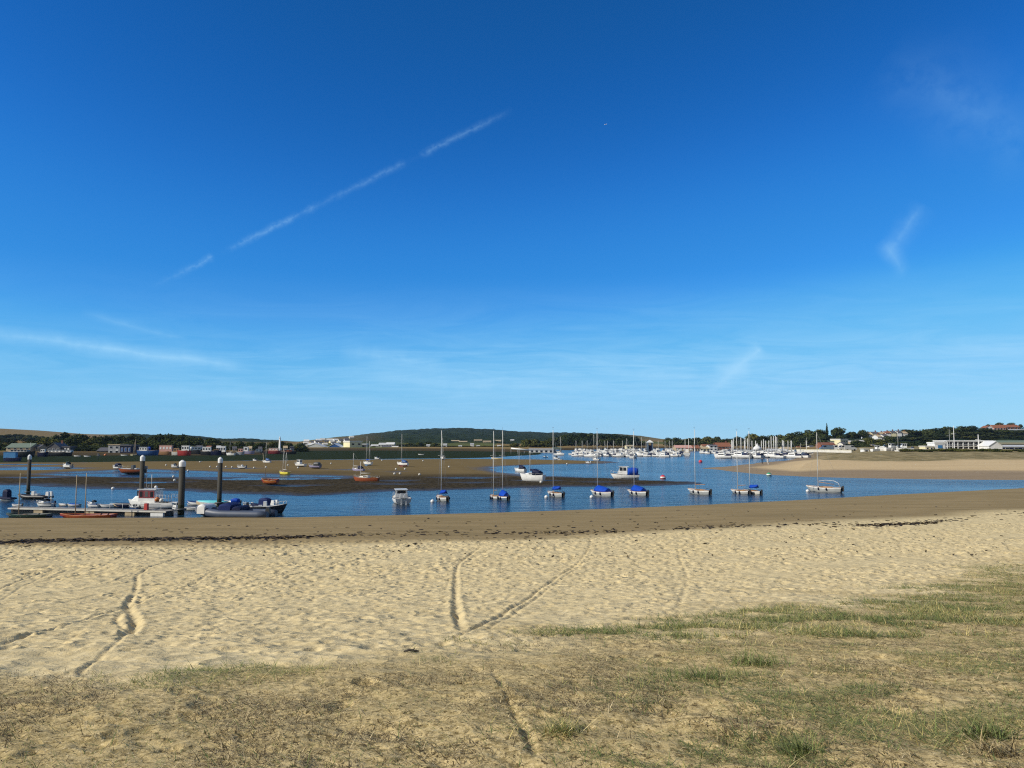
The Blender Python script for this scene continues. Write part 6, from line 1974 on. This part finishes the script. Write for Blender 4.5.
# ------------------------------------------------------------------ two people far off on the spit
def person(label, px, py, coat, legs, rz):
    Y = None
    for k in range(400):
        Yt = 140 + k * .5
        if at(px, py, Yt).z < spit_z(at(px, py, Yt).x, Yt):
            Y = Yt; break
    Y = Y or 230
    x = at(px, py, Y).x; z = spit_z(x, Y)
    t = thing('person', label, 'person', (x, Y, z), rz)
    me = bpy.data.meshes.new('person')
    vs = [(0, 0, .92), (0, 0, 1.15), (0, 0, 1.40), (0, 0, 1.50), (0, .02, 1.64), (0, .02, 1.74),
          (.10, 0, .86), (.12, .10, .48), (.12, .04, .08), (.12, .16, .03), (-.10, 0, .86), (-.12, -.06, .48), (-.12, -.22, .10), (-.12, -.10, .04),
          (.20, 0, 1.40), (.26, -.04, 1.12), (.25, .08, .88), (-.20, 0, 1.40), (-.26, .04, 1.12), (-.25, .14, .90)]
    es = [(0, 1), (1, 2), (2, 3), (3, 4), (4, 5), (0, 6), (6, 7), (7, 8), (8, 9), (0, 10), (10, 11), (11, 12), (12, 13), (2, 14), (14, 15), (15, 16), (2, 17), (17, 18), (18, 19)]
    rad = [.15, .15, .16, .06, .10, .09, .10, .075, .05, .045, .10, .075, .05, .045, .065, .05, .04, .065, .05, .04]
    me.from_pydata(vs, es, [])
    o = bpy.data.objects.new('body', me); COL.objects.link(o); o.parent = t
    sk = o.modifiers.new('skin', 'SKIN')
    for i, r_ in enumerate(rad):
        me.skin_vertices[0].data[i].radius = (r_, r_)
    me.skin_vertices[0].data[0].use_root = True
    o.modifiers.new('sub', 'SUBSURF').levels = 1
    m, g = new_mat('figure_' + coat)
    z_ = g.n('ShaderNodeSeparateXYZ'); tc = g.n('ShaderNodeTexCoord'); g.L.new(tc.outputs['Object'], z_.inputs[0])
    r1 = g.math('GREATER_THAN', z_.outputs[2], 1.47); r2 = g.math('GREATER_THAN', z_.outputs[2], .90)
    c = g.mix(r2, C[legs][0], C[coat][0]); c = g.mix(r1, c, C['skin'][0])
    g.L.new(c, g.bsdf.inputs['Base Color']); me.materials.append(m)
    MB().ball((0, -.01, 1.70), .105).build('hair', 'black', t)


person('person in a pale top walking on the far spit', 768, 464.6, 'white', 'offwhite', R(40))
person('person in dark clothes walking left of the pale one on the spit', 762.3, 464.0, 'darkgrey', 'black', R(60))
for (px_, py_, lab) in ((755.5, 459.4, 'dark weathered post at the back edge of the spit, left of two'), (757.8, 459.6, 'dark weathered post at the back edge of the spit, right of two')):
    pass
# ------------------------------------------------------------------ dune grass, litter, seaweed
def blade_mat(name, cols):
    m, g = new_mat(name)
    t = g.attr('tone')
    g.L.new(g.ramp(t, cols), g.bsdf.inputs['Base Color'])
    g.bsdf.inputs['Roughness'].default_value = .7
    g.bsdf.inputs['Specular IOR Level'].default_value = .2
    return m


GRASS = blade_mat('marram_blades', [(0, (.095, .135, .040)), (.34, (.20, .225, .075)), (.55, (.33, .30, .105)), (.78, (.54, .44, .18)), (1, (.70, .58, .28))])
DEAD = blade_mat('dead_stalks', [(0, (.045, .032, .014)), (.40, (.12, .088, .042)), (.7, (.36, .28, .14)), (1, (.62, .51, .30))])


def scatter(n, ymin, ymax, accept, seed):
    """random ground points, denser nearby, kept where accept(px, py, x, y) says so"""
    r = np.random.default_rng(seed); out = []
    tot_ = 0
    while tot_ < n:
        k = 60000
        y = ymin * (ymax / ymin) ** r.random(k)
        x = (r.random(k) * 2 - 1) * (y * .84 + 4.0)
        z = beach_z(x, y)
        ppx, ppy = pix(x, y, z)
        a = accept(ppx, ppy, x, y)
        keep = r.random(k) < a
        P = np.stack([x, y, z], -1)[keep]
        out.append(P); tot_ += len(P)
        if tot_ == 0:
            break
    return np.concatenate(out)[:n]


def blades(P, lmin, lmax, wmin, wmax, lie, seed, tone, wind=(-.9, -.1), segs=3):
    """curved blades: lie = 0 upright .. 1 flat"""
    r = np.random.default_rng(seed); n = len(P)
    L = lmin + (lmax - lmin) * r.random(n) ** 1.6
    wd = wmin + (wmax - wmin) * r.random(n)
    th = np.arctan2(wind[1], wind[0]) + r.normal(0, 1.5, n)
    dirx, diry = np.cos(th), np.sin(th)
    inc = np.clip(lie + r.normal(0, .18, n), 0, 1) * 1.45
    curl = r.random(n) * .9
    V = np.zeros((n * segs, 4, 3)); T = np.repeat(tone, segs)
    side = np.stack([-diry, dirx, np.zeros(n)], -1)
    p = P.copy(); p[:, 2] -= .01
    for s in range(segs):
        a = inc + curl * s / segs * (1.57 - inc * .5)
        step = (L / segs)[:, None] * np.stack([dirx * np.sin(a), diry * np.sin(a), np.cos(a)], -1)
        q = p + step
        g0 = beach_z(q[:, 0], q[:, 1]) + .006
        q[:, 2] = np.maximum(q[:, 2], g0)
        w0 = (wd * (1 - s / segs))[:, None] * .5; w1 = (wd * (1 - (s + 1) / segs))[:, None] * .5 + .0004
        V[s::segs] = np.stack([p - side * w0, p + side * w0, q + side * w1, q - side * w1], 1)
        p = q
    return V, T


def clump_noise(x, y, s, seed):
    return fbm(x * s, y * s, seed, 3)


def acc_green(ppx, ppy, x, y):
    e = ppy - grass_edge(ppx)
    ins = sstep(-6, 5, e)
    n = clump_noise(x, y, 1.5, 201); n2 = clump_noise(x, y, 4.5, 202)
    cl = sstep(.44, .66, .55 * n + .45 * n2)
    right = sstep(500, 760, ppx + (ppy - 640) * .6)
    edge = np.exp(-((e - 7) / 11) ** 2)
    dens = .015 + .80 * right * cl + .60 * edge * sstep(.46, .62, n) + .05 * cl * (1 - right) + 1.2 * sstep(850, 940, ppx) * np.exp(-((e - 16) / 20) ** 2) * sstep(.42, .56, n)
    bare = np.exp(-(((ppx - 700) / 70) ** 2 + ((ppy - 715) / 26) ** 2)) * .9 + np.exp(-(((ppx - 560) / 60) ** 2 + ((ppy - 690) / 40) ** 2)) * .7
    return np.clip(ins * dens * (1 - np.clip(bare, 0, 1)), 0, 1)


def acc_dead(ppx, ppy, x, y):
    e = ppy - grass_edge(ppx)
    n = clump_noise(x, y, 1.3, 211)
    return np.clip(sstep(-4, 18, e) * (.10 + .8 * sstep(.42, .66, n)), 0, 1)


P = scatter(185000, 2.7, 34, acc_green, 301)
r_ = np.random.default_rng(5)
ppx, ppy = pix(P[:, 0], P[:, 1], P[:, 2])
green = sstep(.35, .65, clump_noise(P[:, 0], P[:, 1], .7, 221))
tone = np.clip(r_.random(len(P)) * .9 + .05 - .55 * green * r_.random(len(P)), 0, 1)
V1, T1 = blades(P, .05, .19, .003, .006, .93, 6, tone, segs=2)
far = P[:, 1] > 9
V1f, T1f = blades(P[far], .08, .24, .006, .012, .82, 7, np.clip(tone[far] - .06, 0, 1), segs=2)
quads_object('dune_grass', np.concatenate([V1, V1f]), [GRASS], kind='stuff', attrs={'tone': np.concatenate([T1, T1f])})

P = scatter(125000, 2.6, 22, acc_dead, 302)
tone = r_.random(len(P)) ** 1.35
V2, T2 = blades(P, .025, .13, .003, .007, .95, 8, tone, wind=(-.7, .3), segs=2)
quads_object('dead_grass_litter', V2, [DEAD], kind='stuff', attrs={'tone': T2})


# separate tufts one can pick out
def tuft(label, px, py, n, h, green, spread=.12, seed=1, dark=False):
    x, y = beach_hit(px, py); z = float(beach_z(x, y))
    r = np.random.default_rng(seed)
    Pp = np.stack([r.normal(0, spread, n), r.normal(0, spread * .7, n), np.zeros(n)], -1)
    Pw = Pp + np.array([x, y, 0]); Pw[:, 2] = beach_z(Pw[:, 0], Pw[:, 1])
    tn = np.clip(r.random(n) * (.35 if green else .9) + (0 if green else .1), 0, 1)
    V, T = blades(Pw, h * .4, h * .8, .004, .008, .62, seed, tn)
    V = V - np.array([x, y, z])
    o = quads_object('grass_tuft', V, [DEAD if dark else GRASS], attrs={'tone': T})
    o.location = (x, y, z)
    tag(o, label, 'grass tuft')


tuft('bluish green tuft of marram standing out on the bare dune slope', 757, 664, 320, .34, True, .13, 11)
tuft('dark tangled tuft with bare roots left of the bluish green one', 703, 678, 220, .34, True, .16, 12)
tuft('wind bent grey green tuft where the grass meets the sand at the right edge', 905, 588, 360, .38, True, .40, 13)
tuft('spiky tuft at the upper right end of the dune grass', 985, 568, 360, .40, True, .5, 14)
tuft('green tuft low on the right of the foreground', 985, 735, 260, .30, True, .08, 15)
tuft('sparse yellow green tuft near the bottom edge right of the foreground rut', 800, 752, 200, .20, True, .05, 16)
tuft('dry straw tuft near the bottom edge beside the foreground rut', 565, 735, 260, .22, False, .05, 17)
tuft('dark dead tuft of roots in the bottom right corner', 1000, 752, 160, .24, False, .08, 18, dark=True)


# seaweed and wrack along the high water line
def wrack():
    r = np.random.default_rng(77); V = []; T = []
    line = [(-60, 544.5, 1.0), (0, 542.6, 1.2), (60, 540.6, 1.2), (150, 539.6, 1.1), (230, 538.6, 1.0), (300, 537.2, .8), (360, 534.6, .14), (460, 533.6, .06), (560, 533.0, .3), (590, 532.6, .3), (640, 531, .06), (700, 527.4, .22), (745, 526.2, .14), (800, 524.6, .05), (848, 525.2, .25), (870, 525.4, 1.3), (925, 523.2, 1.3), (945, 521.6, .15), (980, 516, .06), (1040, 513, .05)]
    xs = [q[0] for q in line]; ys = [q[1] for q in line]; ds_ = [q[2] for q in line]
    n = 0
    while n < 1900:
        px = r.uniform(-60, 1040); d = np.interp(px, xs, ys); w = np.interp(px, xs, ds_)
        if r.random() > w:
            continue
        py = d + r.normal(0, .8)
        x, y = px2beach(px, py)
        V.append((x, y)); n += 1
    for _ in range(420):   # scattered scraps over the wet sand and the dry sand above
        px = r.uniform(-40, 1040); d = np.interp(px, xs, ys)
        py = d + (r.exponential(5) if r.random() < .35 else -r.exponential(5) - 1)
        if py < np.interp(px, [0, 290, 500, 700, 900, 1024], [519, 519, 514, 507, 497, 491]):
            continue
        V.append(px2beach(px, py))
    for _ in range(320):    # specks of debris on the dry sand
        V.append(px2beach(r.uniform(-40, 1040), r.uniform(536, 559)))
    Pp = np.array(V); zz = beach_z(Pp[:, 0], Pp[:, 1])
    n = len(Pp); Q = np.zeros((n, 4, 3))
    th = r.random(n) * 6.28; a = .05 + .14 * r.random(n); b = .03 + .05 * r.random(n); h = .01 + .07 * r.random(n)
    a[-320:] *= .40; b[-320:] *= .5
    for i in range(n):
        c, s = math.cos(th[i]), math.sin(th[i])
        for k, (u, v, w) in enumerate(((-1, -1, 0), (1, -1, .3), (1, 1, 1), (-1, 1, .6))):
            Q[i, k] = (Pp[i, 0] + u * a[i] * c - v * b[i] * s, Pp[i, 1] + u * a[i] * s + v * b[i] * c, zz[i] + .008 + h[i] * w)
    mw = blade_mat('wrack', [(0, (.012, .009, .006)), (.7, (.040, .028, .015)), (1, (.10, .07, .035))])
    quads_object('seaweed', Q, [mw], kind='stuff', attrs={'tone': r.random(n)})


_hx = np.linspace(-80, 1060, 58); _hy = np.linspace(486, 560, 50)
_HX = np.zeros((len(_hx), len(_hy))); _HY = np.zeros_like(_HX)
for i_, a_ in enumerate(_hx):
    for j_, b_ in enumerate(_hy):
        _HX[i_, j_], _HY[i_, j_] = beach_hit(a_, b_) if b_ > np.interp(a_, [0, 290, 500, 700, 900, 1024], [518, 518, 513, 506, 496, 490]) else gp(a_, b_)[:2]


def px2beach(px, py):
    i = np.clip((px - _hx[0]) / (_hx[1] - _hx[0]), 0, len(_hx) - 1.001); j = np.clip((py - _hy[0]) / (_hy[1] - _hy[0]), 0, len(_hy) - 1.001)
    a, b = int(i), int(j); f, g_ = i - a, j - b
    out_ = []
    for A_ in (_HX, _HY):
        out_.append((A_[a, b] * (1 - f) + A_[a + 1, b] * f) * (1 - g_) + (A_[a, b + 1] * (1 - f) + A_[a + 1, b + 1] * f) * g_)
    return tuple(out_)


wrack()
# a dark scrap of driftwood at the grass edge
x, y = beach_hit(411, 653)
o = MB().tube([(-.22, 0, .03), (-.05, .03, .07), (.12, -.01, .05), (.24, .04, .03)], [.02, .04, .035, .015], 7).tube([(.02, .02, .06), (.10, .10, .10)], [.02, .008], 5).build('driftwood', 'mudhull')
o.scale = (.34, .34, .34); o.location = (x, y, float(beach_z(x, y))); tag(o, 'dark knot of driftwood lying where the grass meets the sand', 'driftwood')
# airliner far up
q = at(605.5, 124.5, 9000)
t = thing('aeroplane', 'tiny pale aeroplane high in the blue right of the vapour trail', 'aeroplane', q, R(150))
MB().tube([(-16, 0, 0), (-10, 0, .5), (14, 0, 0), (18, 0, -.3)], [.6, 2, 2, .5], 8).build('fuselage', 'white', t)
MB().add([(4, 0, -.5), (-6, 17, .5), (-9, 17, .5), (-3, 0, -.5), (-6, -17, .5), (-9, -17, .5)], [(0, 1, 2, 3), (0, 3, 5, 4)]).build('wing', 'lightgrey', t)
MB().add([(-10, 0, 1.5), (-15, 0, 7), (-17, 0, 7), (-15, 0, 1.5)], [(0, 1, 2, 3)]).build('tail_fin', 'lightgrey', t)
